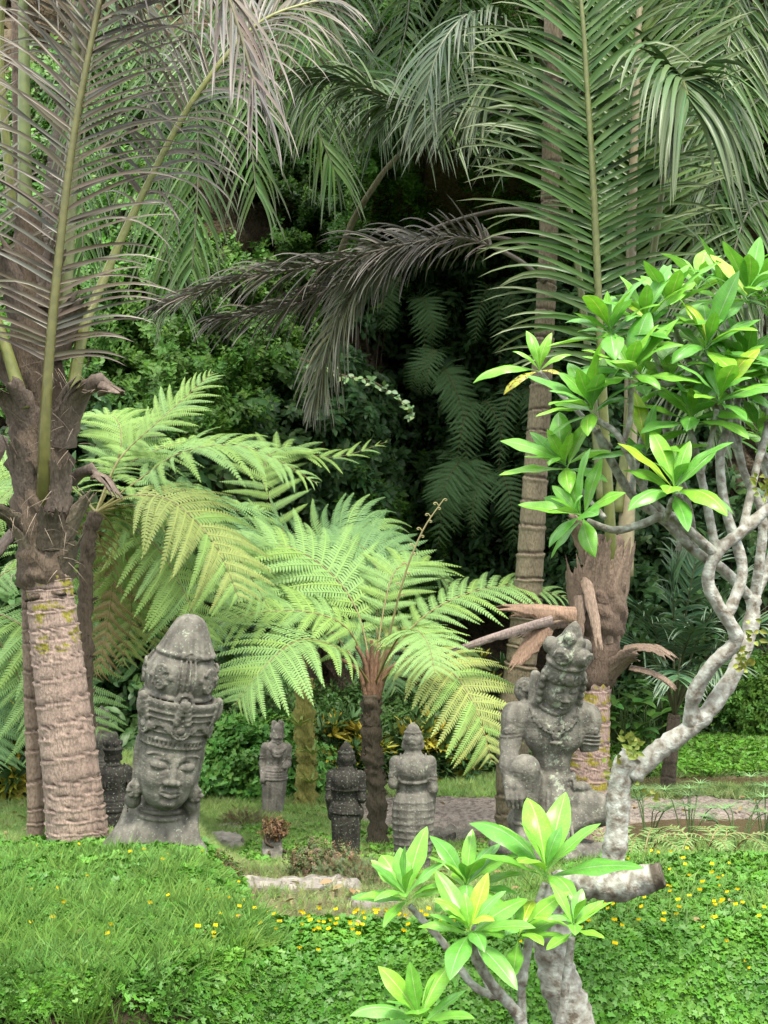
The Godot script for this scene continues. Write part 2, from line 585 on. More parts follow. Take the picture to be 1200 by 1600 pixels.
func shrub(called: String, label: String, category: String, c: Vector3, r: Vector3, n: int, kind: String, size: float, col: Color, group := "", stems := 4, material := "leaf", col2 := Color(-1, 0, 0), share := 0.0) -> Node3D:
	# leaf clumps through the outer half of an uneven ellipsoid, on branching stems
	var base := Vector3(c.x, c.y - r.y, c.z)
	var t := thing(called, base, label, category, group)
	var where := []
	var cols := PackedColorArray()
	for i in n:
		var dir := Vector3(rng.randfn(), rng.randfn(), rng.randfn()).normalized()
		if dir.z < -0.3 and rng.randf() < 0.6: dir.z = -dir.z
		var k := 1.0 + 0.42 * lump.get_noise_3dv(dir * 2.1 + c) + 0.2 * lump.get_noise_3dv(dir * 6.0 + c)
		var rad := k * pow(rng.randf(), 0.28)
		var p := c + dir * r * rad
		where.append(turned(p, size, 0.7, dir))
		var cc := col
		if col2.r >= 0.0 and rng.randf() < share: cc = col2
		cols.append(jit(cc, 0.28))
	many("foliage", clump(kind), M[material], where, cols, t)
	var mb := MB.new()
	for i in stems:
		var a := rnd(0, TAU)
		var e := c + Vector3(cos(a) * r.x * 0.5, rnd(0.0, 0.5) * r.y, sin(a) * r.z * 0.4)
		var b := base + Vector3(rnd(-0.1, 0.1), -0.1, rnd(-0.1, 0.1))
		var path := smooth_path(PackedVector3Array([b, b.lerp(e, 0.5) + Vector3(rnd(-0.1, 0.1), 0, rnd(-0.1, 0.1)), e]), 6)
		mb = MB.new()
		tube(mb, path, radii_lin(7, 0.03 * maxf(0.5, r.y), 0.008), 5, Color(0.08, 0.06, 0.04))
		obj("stem", mb.mesh(), M.trunk, t)
	return t

func vine(called: String, label: String, px0: float, px1: float, py0: float, py1: float, n: int, kind: String, size: float, col: Color, lift: float, group: String) -> void:
	# creeper over a patch of the hillside: uneven outline, leaves at several depths off the slope
	var c := hill_point((px0 + px1) / 2, (py0 + py1) / 2)
	var t := thing(called, c, label, "vine", group)
	var where := []
	var cols := PackedColorArray()
	var tries := 0
	while where.size() < n and tries < n * 6:
		tries += 1
		var u := rnd(-1.15, 1.15)
		var v := rnd(-1.15, 1.15)
		if u * u + v * v > 1.0 + 0.55 * lump.get_noise_2d(u * 3.0 + px0, v * 3.0 + py0): continue
		var px := lerpf(px0, px1, u * 0.5 + 0.5)
		var py := lerpf(py0, py1, v * 0.5 + 0.5)
		var k := lump.get_noise_2d(px * 0.02, py * 0.02)
		if k < -0.25 and rng.randf() < 0.6: continue
		var p := hill_point(px, py)
		p.z += lift * (0.5 + k) * rng.randf() + 0.1
		where.append(turned(p, size, 0.7, Vector3(0, 0.3, 1).normalized()))
		cols.append(jit(col * (1.0 + 0.35 * lump.get_noise_2d(px * 0.05 + 50.0, py * 0.05)), 0.3))
	many("foliage", clump(kind), M.leaf, where, cols, t)
	var mb := MB.new()
	for i in 5:
		var px := rnd(px0, px1)
		var pts := PackedVector3Array()
		for j in 5:
			var q := hill_point(px + rnd(-15, 15), lerpf(py1, py0, j / 4.0))
			q.z += 0.15 + rnd(0, 0.2)
			pts.append(q)
		mb = MB.new()
		tube(mb, smooth_path(pts, 12), radii_lin(13, 0.03, 0.012), 5, Color(0.06, 0.045, 0.03))
		obj("stem", mb.mesh(), M.trunk, t)

func build_background_plants() -> void:
	var g := "creepers on the slope behind"
	var fine := Color(0.10, 0.235, 0.035)     # small-leaved creeper
	var glossy := Color(0.062, 0.135, 0.042)  # large-leaved creeper
	vine("climbing_vine", "small-leaved bright creeper on the slope behind the tall tree fern fronds", 150, 480, 330, 700, 3400, "small", 0.27, fine, 1.6, g)
	vine("climbing_vine", "bushy small-leaved creeper high on the slope between the palm crowns", 400, 700, 200, 420, 1700, "small", 0.26, fine, 1.4, g)
	vine("climbing_vine", "large-leaved creeper hanging over the upper rim of the hollow", 560, 900, 300, 520, 1900, "broad", 0.30, glossy, 1.2, g)
	vine("climbing_vine", "large-leaved creeper down the side of the hollow behind the ferns", 380, 660, 520, 800, 2300, "broad", 0.30, glossy, 1.5, g)
	vine("climbing_vine", "small-leaved creeper low down in front of the hollow", 520, 740, 680, 1000, 1500, "small", 0.30, fine, 1.0, g)
	vine("climbing_vine", "large-leaved creeper inside the hollow beside the slender palm trunk", 580, 980, 380, 980, 3600, "broad", 0.28, glossy, 1.3, g)
	vine("climbing_vine", "large-leaved creeper behind the frangipani crown", 840, 1250, 350, 760, 2400, "broad", 0.32, glossy, 1.2, g)
	vine("climbing_vine", "large-leaved creeper at the foot of the slope behind the fan palm", 900, 1300, 700, 1130, 2000, "broad", 0.34, glossy, 1.2, g)
	vine("climbing_vine", "dense small-leaved creeper at the slope's top between the palms", 250, 760, -60, 250, 2600, "small", 0.30, fine, 1.4, g)
	vine("climbing_vine", "small-leaved creeper above the leafy frangipani at the slope's top", 700, 1300, -80, 380, 2600, "small", 0.30, fine, 1.4, g)
	vine("climbing_vine", "small-leaved creeper on the slope behind the thick palm crown", -100, 260, -60, 640, 3000, "small", 0.30, fine, 1.4, g)
	vine("climbing_vine", "large-leaved creeper behind the lower tree fern fronds", -100, 480, 650, 1150, 3000, "broad", 0.32, glossy, 1.2, g)
	# hanging fern fronds in the hollow
	for a in [[690, 560, 640, 26.0, 0.95], [680, 590, 690, 22.6, 1.15], [745, 640, 745, 22.8, 1.0], [735, 730, 850, 22.4, 1.2], [770, 745, 860, 22.9, 1.1], [700, 740, 830, 22.2, 1.0], [600, 440, 520, 20.5, 0.8], [810, 620, 720, 23.2, 1.0], [770, 460, 560, 23.0, 1.0], [650, 480, 560, 22.0, 0.9]]:
		var d: float = minf(hill_depth(a[0], a[1]) - 0.35, 23.5)
		var top := P(a[0], a[1], d)
		var t := thing("hanging_fern", top, "deep green fern with long hanging fronds on the wall of the hollow", "fern", "ferns hanging in the hollow")
		var drop: float = (a[2] - a[1]) / FOCAL * d
		for i in 3:
			var sx := rnd(-0.6, 0.6)
			var k := rnd(0.6, 1.15)
			fern_frond(t, PackedVector3Array([top, top + Vector3(sx * 0.3, 0.1, 0.35), top + Vector3(sx * 0.8, -drop * 0.4 * k, rnd(0.35, 0.6)), top + Vector3(sx, -drop * k, rnd(0.2, 0.5))]), Vector3(rnd(-0.5, 0.5), rnd(0.2, 0.9), 1), 20, 0.36 * a[4] * rnd(0.7, 1.15), "fern_4", false, 0.16, 2)
	# unseen trees added above the slope to shade the palms and background
	for a in [[V(4.0, 12.6, -16.2), V(4.6, 1.7, 2.8), 900, "added broad-crowned shade tree, out of view, leaning out over the palms from the slope's top"], [V(-0.6, 13.6, -20.5), V(3.2, 1.5, 1.6), 1150, "added spreading shade tree, out of view, on the slope's top above the hollow"]]:
		var c: Vector3 = a[0]
		var t := shrub("added_shade_tree", a[3], "tree", c, a[1], 2600, "broad", 0.5, glossy, "", 0)
		var root := hill_point(600.0 + c.x / 20.0 * FOCAL, -420.0)
		var mb := MB.new()
		tube(mb, smooth_path(PackedVector3Array([root + V(0, -0.6, -0.5), root.lerp(c, 0.4) + V(0, -0.3, 0), c]), 12), radii_lin(13, 0.28, 0.14), 12, Color(0.16, 0.13, 0.10), 0.2)
		obj("trunk", mb.mesh(), M.trunk, t)
		for k in 7:
			var e := c + V(rnd(-0.7, 0.7) * a[1].x, rnd(-0.2, 0.5), rnd(-0.7, 0.7) * a[1].z)
			var lb := MB.new()
			tube(lb, smooth_path(PackedVector3Array([root.lerp(c, 0.8) + V(0, -0.2, 0), root.lerp(c, 0.8).lerp(e, 0.5) + V(0, 0.3, 0), e]), 8), radii_lin(9, 0.11, 0.03), 8, Color(0.16, 0.13, 0.10), 0.2)
			obj("limb", lb.mesh(), M.trunk, t)
	# mossy limb leaning across the slope, and a leafy twig before the hollow
	var lp := smooth_path(PP([[530, 400, 19.4], [552, 345, 19.2], [575, 305, 19.0], [605, 262, 19.0], [640, 225, 19.0]]), 18)
	var lm := MB.new()
	tube(lm, lp, radii_lin(19, 0.05, 0.03), 10, Color(0.15, 0.14, 0.075), 0.4)
	tag(obj("mossy_limb", lm.mesh(), M.fibre), "bare mossy limb leaning across the slope between the palms", "branch")
	var tp := smooth_path(PP([[470, 560, 16.8], [530, 585, 16.6], [590, 600, 16.5], [648, 650, 16.5]]), 20)
	var tw := thing("leafy_twig", tp[0], "arching twig with pale round leaves in front of the hollow", "branch")
	var tm := MB.new()
	tube(tm, tp, radii_lin(21, 0.016, 0.005), 6, Color(0.14, 0.11, 0.07))
	obj("stem", tm.mesh(), M.trunk, tw)
	for i in range(3, 21):
		for k in 3:
			var b := MB.new()
			leaf(b, tp[i] + V(rnd(-0.05, 0.05), 0, 0), V(rnd(-1, 1), rnd(-1, 0.5), rnd(-0.3, 1)), V(0, 0.6, 1), rnd(0.08, 0.13), rnd(0.05, 0.07), 0.6, 0.15, 4, jit(Color(0.12, 0.20, 0.08), 0.3), 2)
			obj("leaf", b.mesh(), M.leaf, tw)

func build_mid_plants() -> void:
	# mound of ground cover behind the far statue
	shrub("leafy_mound", "rounded mound of small green leaves behind the far standing statue", "shrub", P(385, 1215, 17.3), Vector3(0.95, 0.66, 0.8), 3000, "clover", 0.2, Color(0.10, 0.25, 0.045))
	shrub("leafy_mound", "low hedge of fine leaves behind the yellow crotons", "shrub", G(560, 20.0) + Vector3(0.1, 0.55, 0), Vector3(1.7, 0.62, 0.7), 2200, "small", 0.2, Color(0.085, 0.18, 0.045))
	shrub("leafy_mound", "rounded hedge behind the kneeling statue", "shrub", G(690, 19.4) + Vector3(0.1, 0.42, 0), Vector3(1.1, 0.55, 0.6), 1600, "small", 0.2, Color(0.085, 0.18, 0.045))
	shrub("leafy_mound", "deep green bush at the foot of the slope left of the stream", "shrub", G(300, 18.5) + Vector3(0, 0.8, 0), Vector3(1.6, 0.8, 0.8), 1700, "small", 0.24, Color(0.085, 0.18, 0.045))
	var yellow := Color(0.34, 0.30, 0.035)
	for a in [[520, 18.4, 0.46, "yellow-tipped croton bush behind the dark standing statue"], [575, 18.2, 0.36, "low croton bush behind the tree fern trunk"], [655, 18.3, 0.42, "yellow croton bush behind the ribbed standing statue"], [715, 18.6, 0.34, "plain green croton bush left of the kneeling statue"], [745, 20.2, 0.8, "tall yellow croton bush beneath the dry palm sheath"], [15, 12.8, 0.36, "croton bush with yellow leaves left of the thick palm trunk"], [70, 14.5, 0.42, "small croton bush behind the thick palm trunk"]]:
		var h: float = a[2]
		shrub("croton", a[3], "shrub", G(a[0], a[1]) + Vector3(0, h, 0), Vector3(h * 0.85, h, h * 0.7), 130, "strap", 0.30, Color(0.05, 0.105, 0.03), "croton bushes", 4, "leaf", yellow, 0.33)
	# strap-leaved epiphytes on the mossy trunk come with its fern; plants on the right
	shrub("leafy_hedge", "bright yellow-green hedge behind the leaning frangipani branch", "hedge", G(1190, 21.5) + Vector3(0.3, 0.55, 0), Vector3(1.3, 0.75, 0.8), 2000, "small", 0.2, Color(0.14, 0.29, 0.05))
	shrub("leafy_hedge", "low green hedge at the far end of the lawn", "hedge", G(1060, 21.8) + Vector3(0, 0.3, 0), Vector3(1.1, 0.45, 0.6), 1200, "small", 0.22, Color(0.085, 0.18, 0.045))
	for a in [[975, 19.6, 0.85], [1010, 19.9, 0.7], [960, 20.6, 1.2], [1030, 20.6, 0.9], [835, 20.8, 1.0]]:
		broadleaf(G(a[0], a[1]), a[2])
	sedge(G(1075, 12.3), 0.62, "tall umbrella sedge at the water's edge beside the frangipani trunk")
	sedge(G(1010, 12.6), 0.5, "short umbrella sedge beside the mud bar")
	sedge(G(1150, 12.0), 0.5, "umbrella sedge with fine pale leaves on the right bank")
	sedge(G(1190, 12.6), 0.66, "umbrella sedge at the bend of the stream")
	for a in [[1000, 11.0], [1095, 10.6], [1130, 10.9], [960, 11.4]]:
		small_fern(G(a[0], a[1]), 0.42)
	# clipped browned shrubs along the path
	var brown := Color(0.20, 0.14, 0.085)
	shrub("clipped_shrub", "round browned shrub on a short stone post", "shrub", G(430, 11.4) + Vector3(0, 0.30, 0), Vector3(0.11, 0.09, 0.11), 260, "small", 0.05, Color(0.20, 0.12, 0.06), "", 3, "soft_leaf", Color(0.05, 0.03, 0.02), 0.3)
	shrub("clipped_shrub", "low clipped shrub with brown twigs in front of the dark standing statue", "shrub", G(505, 9.85) + Vector3(0, 0.10, 0), Vector3(0.26, 0.14, 0.22), 700, "small", 0.055, Color(0.10, 0.14, 0.05), "", 5, "soft_leaf", brown, 0.5)
	shrub("clipped_shrub", "grey-green clipped shrub beside the stone step", "shrub", G(560, 9.5) + Vector3(0, 0.06, 0), Vector3(0.3, 0.12, 0.2), 700, "feather", 0.06, Color(0.13, 0.18, 0.08), "", 5, "soft_leaf", brown, 0.3)
	shrub("clipped_shrub", "scrubby browned shrub against the bank beside the path", "shrub", G(350, 9.0) + Vector3(0, -0.05, 0), Vector3(0.12, 0.2, 0.2), 500, "small", 0.055, Color(0.07, 0.09, 0.03), "", 5, "soft_leaf", Color(0.13, 0.08, 0.04), 0.6)
	shrub("clipped_shrub", "dry feathery shrub at the feet of the far standing statue", "shrub", G(385, 14.6) + Vector3(0, 0.07, 0), Vector3(0.26, 0.12, 0.2), 420, "feather", 0.07, Color(0.17, 0.17, 0.08), "", 4, "soft_leaf", brown, 0.4)

func broadleaf(at: Vector3, h: float) -> void:
	var t := thing("broadleaf_plant", at, "broad-leaved green plant at the foot of the slope behind the frangipani", "plant", "broad-leaved plants by the slope")
	for i in 15:
		var mb := MB.new()
		var a := rnd(0, TAU)
		var p := at + Vector3(rnd(-0.1, 0.1), h * rnd(0.2, 0.85), rnd(-0.1, 0.1))
		var o := p + Vector3(cos(a) * 0.18, 0.08, sin(a) * 0.18)
		tube(mb, PackedVector3Array([at + Vector3(0, -0.05, 0), p, o]), PackedFloat32Array([0.012, 0.01, 0.006]), 5, Color(0.06, 0.10, 0.03))
		leaf(mb, o, Vector3(cos(a), 0.35, sin(a)), Vector3.UP, rnd(0.34, 0.55), rnd(0.16, 0.24), 1.3, 0.22, 6, jit(Color(0.075, 0.17, 0.04), 0.3), 2)
		obj("leaf", mb.mesh(), M.leaf, t)

func sedge(at: Vector3, h: float, label: String) -> void:
	var t := thing("umbrella_sedge", at, label, "plant", "sedges at the water's edge")
	for i in 7:
		var mb := MB.new()
		var a := rnd(0, TAU)
		var top := at + Vector3(cos(a) * rnd(0.05, 0.3), h * rnd(0.6, 1.0), sin(a) * rnd(0.05, 0.25))
		tube(mb, smooth_path(PackedVector3Array([at + Vector3(rnd(-0.04, 0.04), -0.03, 0), at.lerp(top, 0.6) + Vector3(0, 0.08, 0), top]), 5), radii_lin(6, 0.006, 0.004), 4, Color(0.10, 0.17, 0.06))
		for k in 14:
			var b := TAU * k / 14.0 + rnd(-0.15, 0.15)
			leaf(mb, top, Vector3(cos(b), 0.3, sin(b)), Vector3.UP, rnd(0.16, 0.24), 0.014, 1.0, 0.2, 4, jit(Color(0.15, 0.26, 0.11), 0.2), 3)
		obj("stalk", mb.mesh(), M.grass, t)

func small_fern(at: Vector3, r: float) -> void:
	var t := thing("small_fern", at, "small light green fern growing on the bank by the stream", "fern", "small ferns by the stream")
	for i in 6:
		var a := TAU * i / 6.0 + rnd(-0.3, 0.3)
		var o := Vector3(cos(a), 0, sin(a)) * r
		fern_frond(t, PackedVector3Array([at, at + o * 0.4 + Vector3(0, r * 0.55, 0), at + o * 0.8 + Vector3(0, r * 0.6, 0), at + o * 1.1 + Vector3(0, r * 0.35, 0)]), Vector3.UP, 14, r * 0.26, "fern_0", false)

# ------------------------------------------------------------------ palms
func palm_frond(parent: Node3D, pts: PackedVector3Array, up: Vector3, start: float, n: int, length: float, width: float, droop: float, angle: float, col: Color, tip: Color, r0: float, r1: float, rachis_col: Color, material := "palm_leaf", split := false, rise := 0.25, ragged := 0.15, plume := 0.0) -> void:
	# rachis with two rows of folded leaflets; split: every leaflet is a mesh of its own under the frond
	var samples := 48
	var path := smooth_path(pts, samples)
	var rb := MB.new()
	var rad := PackedFloat32Array()
	for i in samples + 1: rad.append(lerpf(r0, r1, pow(float(i) / samples, 0.7)))
	tube(rb, path, rad, 7, rachis_col)
	var fr := obj("frond", rb.mesh(), M.petiole, parent)
	var mb := MB.new()
	for k in n:
		var t := lerpf(start, 0.995, (k + rnd(-0.5, 0.5)) / float(n - 1)) if k > 0 else start
		t = clampf(t, start, 0.995)
		var f := t * samples
		var i := mini(int(f), samples - 1)
		var p := path[i].lerp(path[i + 1], f - i)
		var d := (path[mini(i + 2, samples)] - path[maxi(i - 1, 0)]).normalized()
		var side := d.cross(up).normalized()
		if plume > 0.0: side = side.rotated(d, rnd(-plume, plume))
		var nrm := side.cross(d).normalized()
		var u := (t - start) / (1.0 - start)
		var len := length * (0.45 + 0.55 * sin(PI * clampf(0.16 + 0.74 * u, 0, 1))) * rnd(1.0 - ragged, 1.0 + ragged * 0.5)
		var ang := lerpf(angle, angle * 0.45, u)
		for s in [-1.0, 1.0]:
			if ragged > 0.3 and rng.randf() < 0.12: continue
			var dir: Vector3 = side * s * sin(ang) + d * cos(ang) + nrm * (rise + rnd(-0.22, 0.22)) + d * rnd(-0.12, 0.12)
			var c := jit(col, 0.25)
			var use := MB.new() if split else mb
			leaf(use, p, dir, (nrm + side * s * -0.3).normalized(), len * rnd(0.9, 1.08), width * rnd(0.8, 1.15), droop * (rnd(0.7, 1.35) if rng.randf() > 0.07 else 3.0), 0.35, 8, c, 0, rnd(-0.6, 0.6), tip)
			if split: obj("leaflet", use.mesh(), M[material], fr)
	if not split and mb.v.size():
		var o := obj("leaflets", mb.mesh(), M[material], fr)
		o.set_meta("kind", "stuff")

func ringed_trunk(path: PackedVector3Array, r: PackedFloat32Array, sides: int, spacing: float, depth: float, base: Color, ring: Color, patch := Color(-1, 0, 0), patch_from := 1.0) -> ArrayMesh:
	# trunk with uneven leaf-scar steps: each ring a real ledge
	var mb := MB.new()
	var n := path.size()
	var total := 0.0
	for i in n - 1: total += path[i].distance_to(path[i + 1])
	var rows := int(total / 0.012)
	var up := Vector3.RIGHT
	var marks := PackedFloat32Array([0.0])
	while marks[-1] < total + 0.5: marks.append(marks[-1] + spacing * rnd(0.55, 1.4))
	for j in rows + 1:
		var f := float(j) / rows * (n - 1)
		var i := mini(int(f), n - 2)
		var p := path[i].lerp(path[i + 1], f - i)
		var d := (path[i + 1] - path[i]).normalized()
		var s := d.cross(up).normalized()
		up = s.cross(d).normalized()
		var rr := lerpf(r[i], r[i + 1], f - i)
		var along := float(j) / rows * total
		for k in sides + 1:
			var a := TAU * (k % sides) / sides
			var q := s * cos(a) + up * sin(a)
			var y := along + 0.016 * sin(a + along * 3.0) + 0.02 * lump.get_noise_3d(cos(a) * 2.0, along * 2.0, sin(a) * 2.0)
			var m := 0
			while m < marks.size() - 2 and marks[m + 1] < y: m += 1
			var cell := marks[m + 1] - marks[m]
			var u := (y - marks[m]) / cell
			var edge := smoothstep(0.80, 0.93, u) * (1.0 - smoothstep(0.96, 1.0, u))
			var notch := smoothstep(0.15, 0.05, u)
			var rough := lump.get_noise_3d(cos(a) * 5.0 + m * 3.7, along * 9.0, sin(a) * 5.0)
			var rad := rr * (1.0 + depth * (edge * (0.9 + 0.7 * rough) - notch * 0.8) + 0.02 * rough)
			var c := base.lerp(ring, clampf(notch * (0.9 + 0.5 * rough) + 0.2 * rough, 0.0, 1.0))
			var tone := lump.get_noise_2d(m * 7.3, cos(a) * 1.5 + sin(a))
			c = c * (1.0 + 0.35 * tone)
			if patch.r >= 0.0 and along / total > patch_from and lump.get_noise_3dv((p + q * rr) * 7.0) + 0.5 * lump.get_noise_3dv((p + q * rr) * 30.0) > 0.08 and u > 0.16 and u < 0.86: c = patch * (1.0 + 0.5 * rough)
			mb.vert(p + q * rad, c, Vector2(float(k) / sides, along))
	for j in rows:
		for k in sides:
			var a := j * (sides + 1) + k
			mb.quad(a, a + sides + 1, a + sides + 2, a + 1)
	return mb.mesh()

func husk(parent: Node3D, called: String, at: Vector3, dir: Vector3, out: Vector3, length: float, width: float, curl: float, droop: float, col: Color) -> void:
	# torn leaf base: a thick curling sheet with a ragged end
	var mb := MB.new()
	var nl := 12
	var nw := 14
	var p := at
	var d := dir.normalized()
	var rows := []
	var sd := rnd(0, 100)
	for i in nl + 1:
		var t := float(i) / nl
		var s := d.cross(out).normalized()
		var o := s.cross(d).normalized()
		if o.dot(out) < 0: o = -o
		var row := []
		for side in 2:
			for j in nw + 1:
				var u := float(j) / nw * 2.0 - 1.0
				var w := width * 0.5 * (1.0 - 0.3 * t * t) * (1.0 + 0.3 * lump.get_noise_2d(u * 2.0 + sd, t * 5.0))
				var rag := 0.45 * length * lump.get_noise_2d(u * 4.0 + sd, 3.0) * smoothstep(0.45, 1.0, t)
				var pos := p + s * (sin(u * curl) / maxf(curl, 0.1) * w) - o * ((1.0 - cos(u * curl)) * w * 0.8) + d * rag + o * (0.03 * width * lump.get_noise_2d(u * 6.0 + sd, t * 9.0)) - o * (side * 0.008)
				var k := 1.0 + 0.5 * lump.get_noise_2d(u * 9.0 + sd, t * 2.0)
				row.append(mb.vert(pos, col * k, Vector2(u, t)))
		rows.append(row)
		p += d * (length / nl)
		d = (d + (Vector3.DOWN * 0.75 + out * 0.35) * (droop / nl) * (0.3 + t * 1.4)).normalized()
	var m := nw + 1
	for i in nl:
		for j in nw:
			mb.quad(rows[i][j], rows[i][j + 1], rows[i + 1][j + 1], rows[i + 1][j])
			mb.quad(rows[i][m + j + 1], rows[i][m + j], rows[i + 1][m + j], rows[i + 1][m + j + 1])
		mb.quad(rows[i][0], rows[i + 1][0], rows[i + 1][m], rows[i][m])
		mb.quad(rows[i][nw], rows[i][m + nw], rows[i + 1][m + nw], rows[i + 1][nw])
	for j in nw:
		mb.quad(rows[nl][j], rows[nl][j + 1], rows[nl][m + j + 1], rows[nl][m + j])
	obj(called, mb.mesh(), M.husk, parent)

func build_left_palm() -> void:
	var D := 9.5
	var base := G(122, D)
	var t := thing("palm_tree", base, "thick palm with grey ringed trunk and brown torn leaf bases beside the stone head", "palm tree")
	var path := smooth_path(PackedVector3Array([base + Vector3(0.02, -0.08, 0), P(120, 1290, D), P(108, 1180, D), P(94, 1060, D), P(82, 960, D), P(76, 900, D)]), 40)
	var rad := PackedFloat32Array()
	for i in 41:
		var u := i / 40.0
		rad.append(lerpf(0.235, 0.150, pow(u, 0.6)))
	obj("trunk", ringed_trunk(path, rad, 44, 0.098, 0.065, Color(0.32, 0.24, 0.20), Color(0.055, 0.04, 0.032), Color(0.24, 0.22, 0.035), 0.68), M.trunk, t)
	# fibrous crown of old leaf bases
	var fpath := smooth_path(PackedVector3Array([P(76, 935, D), P(68, 880, D), P(66, 800, D), P(62, 700, D), P(55, 560, D), P(48, 440, D), P(40, 330, D)]), 30)
	var frad := PackedFloat32Array()
	for i in 31:
		var u := i / 30.0
		frad.append((0.150 + 0.065 * sin(u * PI) - 0.075 * u) * (1.0 + 0.10 * sin(i * 2.4) + 0.06 * sin(i * 5.1)))
	var fb := MB.new()
	tube(fb, fpath, frad, 26, Color(0.115, 0.088, 0.066), 0.5)
	obj("fibrous_stem", fb.mesh(), M.fibre, t)
	for a in [[72, 935, -0.13, V(-0.12, 1, 0.10), V(0, 0, 1), 0.30, 0.42, 0.2, 1.5], [95, 925, -0.06, V(0.25, 1, 0.1), V(0.7, 0, 0.7), 0.36, 0.30, 0.5, 1.3], [50, 900, -0.1, V(-0.25, 1, 0.15), V(-0.6, 0, 0.8), 0.34, 0.32, 0.6, 1.3], [75, 860, -0.17, V(0.1, 1, 0.2), V(0.2, 0, 1), 0.26, 0.30, 0.9, 1.4], [38, 850, -0.08, V(-0.5, 1, 0.3), V(-0.8, 0, 0.6), 0.3, 0.26, 1.4, 1.2], [110, 850, -0.04, V(0.4, 1, 0.15), V(1, 0, 0.4), 0.34, 0.22, 0.4, 1.2]]:
		husk(t, "cut_leaf_base", P(a[0], a[1], D + a[2]), a[3], a[4], a[5], a[6], a[8], a[7], Color(0.15, 0.125, 0.09) * rnd(0.6, 1.2))
	var hc := Color(0.21, 0.165, 0.135)
	for a in [[20, 820, 0.22, V(-0.7, -1, 0.5), V(-1, 0, 0.6), 0.45, 0.24, 0.9], [10, 700, 0.12, V(-1, 0.5, 0.6), V(-0.3, 0.6, 1), 0.5, 0.30, 1.6], [45, 690, -0.16, V(-0.2, 1, 0.35), V(0, 0, 1), 0.42, 0.30, 1.2], [95, 700, -0.12, V(0.3, 1, 0.3), V(0.6, 0, 1), 0.46, 0.28, 1.1], [118, 640, 0.05, V(0.7, 0.9, 0.2), V(1, 0, 0.4), 0.4, 0.26, 2.2], [115, 760, 0.05, V(0.5, 0.6, 0.2), V(1, 0, 0.5), 0.42, 0.16, 4.5], [40, 780, -0.15, V(-0.1, 1, 0.3), V(-0.2, 0, 1), 0.4, 0.26, 0.6], [90, 800, -0.16, V(0.1, 1, 0.25), V(0.3, 0, 1), 0.34, 0.24, 0.8], [15, 600, -0.05, V(-0.5, 1, 0.4), V(-0.6, 0, 1), 0.42, 0.24, 1.5], [85, 560, -0.1, V(0.4, 1, 0.3), V(0.5, 0, 1), 0.45, 0.24, 1.0], [30, 500, -0.1, V(-0.2, 1, 0.2), V(-0.2, 0, 1), 0.5, 0.24, 0.8], [70, 480, -0.12, V(0.2, 1, 0.2), V(0.2, 0, 1), 0.42, 0.22, 0.8]]:
		husk(t, "leaf_base", P(a[0], a[1], D + a[2]), a[3], a[4], a[5], a[6], 1.1, a[7], hc * rnd(0.7, 1.15))
	# loose fibres
	var lf := MB.new()
	for i in 90:
		var p := P(rnd(15, 125), rnd(560, 900), D - 0.2 + rnd(-0.04, 0.05))
		leaf(lf, p, Vector3(rnd(-1, 1), rnd(-1, 0.6), 0.4), Vector3.BACK, rnd(0.06, 0.22), 0.005, rnd(0.5, 2.5), 0.0, 4, Color(0.30, 0.24, 0.18) * rnd(0.5, 1.2), 3)
	obj("fibres", lf.mesh(), M.husk, t).set_meta("kind", "stuff")
	var green := Color(0.20, 0.22, 0.06)
	var dull := Color(0.075, 0.067, 0.048)
	var grey := Color(0.175, 0.152, 0.13)  # leaflet tips: sheen of the sky put into the colour
	# main frond in front: rises from the crown and leaves the picture at the top
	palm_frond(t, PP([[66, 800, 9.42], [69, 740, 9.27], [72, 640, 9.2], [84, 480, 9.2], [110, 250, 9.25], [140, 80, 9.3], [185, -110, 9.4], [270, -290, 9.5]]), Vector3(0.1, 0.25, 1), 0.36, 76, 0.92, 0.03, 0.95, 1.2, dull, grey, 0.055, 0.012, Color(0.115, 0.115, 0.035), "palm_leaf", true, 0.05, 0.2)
	# other leaf stalks
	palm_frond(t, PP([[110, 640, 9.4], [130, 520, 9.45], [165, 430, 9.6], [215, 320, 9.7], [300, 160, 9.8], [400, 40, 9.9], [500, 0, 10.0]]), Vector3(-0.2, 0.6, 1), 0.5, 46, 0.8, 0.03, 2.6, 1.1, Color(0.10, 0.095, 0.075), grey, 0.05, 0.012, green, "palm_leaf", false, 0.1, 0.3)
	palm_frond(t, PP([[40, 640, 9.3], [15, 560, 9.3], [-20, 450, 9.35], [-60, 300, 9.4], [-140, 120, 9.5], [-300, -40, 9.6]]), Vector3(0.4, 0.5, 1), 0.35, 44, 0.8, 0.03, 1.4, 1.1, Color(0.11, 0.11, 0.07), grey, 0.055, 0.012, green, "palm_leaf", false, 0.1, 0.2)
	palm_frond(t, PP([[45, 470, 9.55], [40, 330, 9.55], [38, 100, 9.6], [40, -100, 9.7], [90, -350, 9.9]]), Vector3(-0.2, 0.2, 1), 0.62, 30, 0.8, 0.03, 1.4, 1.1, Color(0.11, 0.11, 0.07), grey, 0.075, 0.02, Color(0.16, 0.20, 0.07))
	palm_frond(t, PP([[95, 560, 9.5], [105, 400, 9.5], [118, 200, 9.55], [130, 0, 9.6], [230, -220, 9.8], [420, -260, 10.1]]), Vector3(-0.2, 0.3, 1), 0.5, 44, 0.95, 0.032, 2.0, 1.1, Color(0.10, 0.10, 0.07), grey, 0.07, 0.015, Color(0.19, 0.22, 0.09))
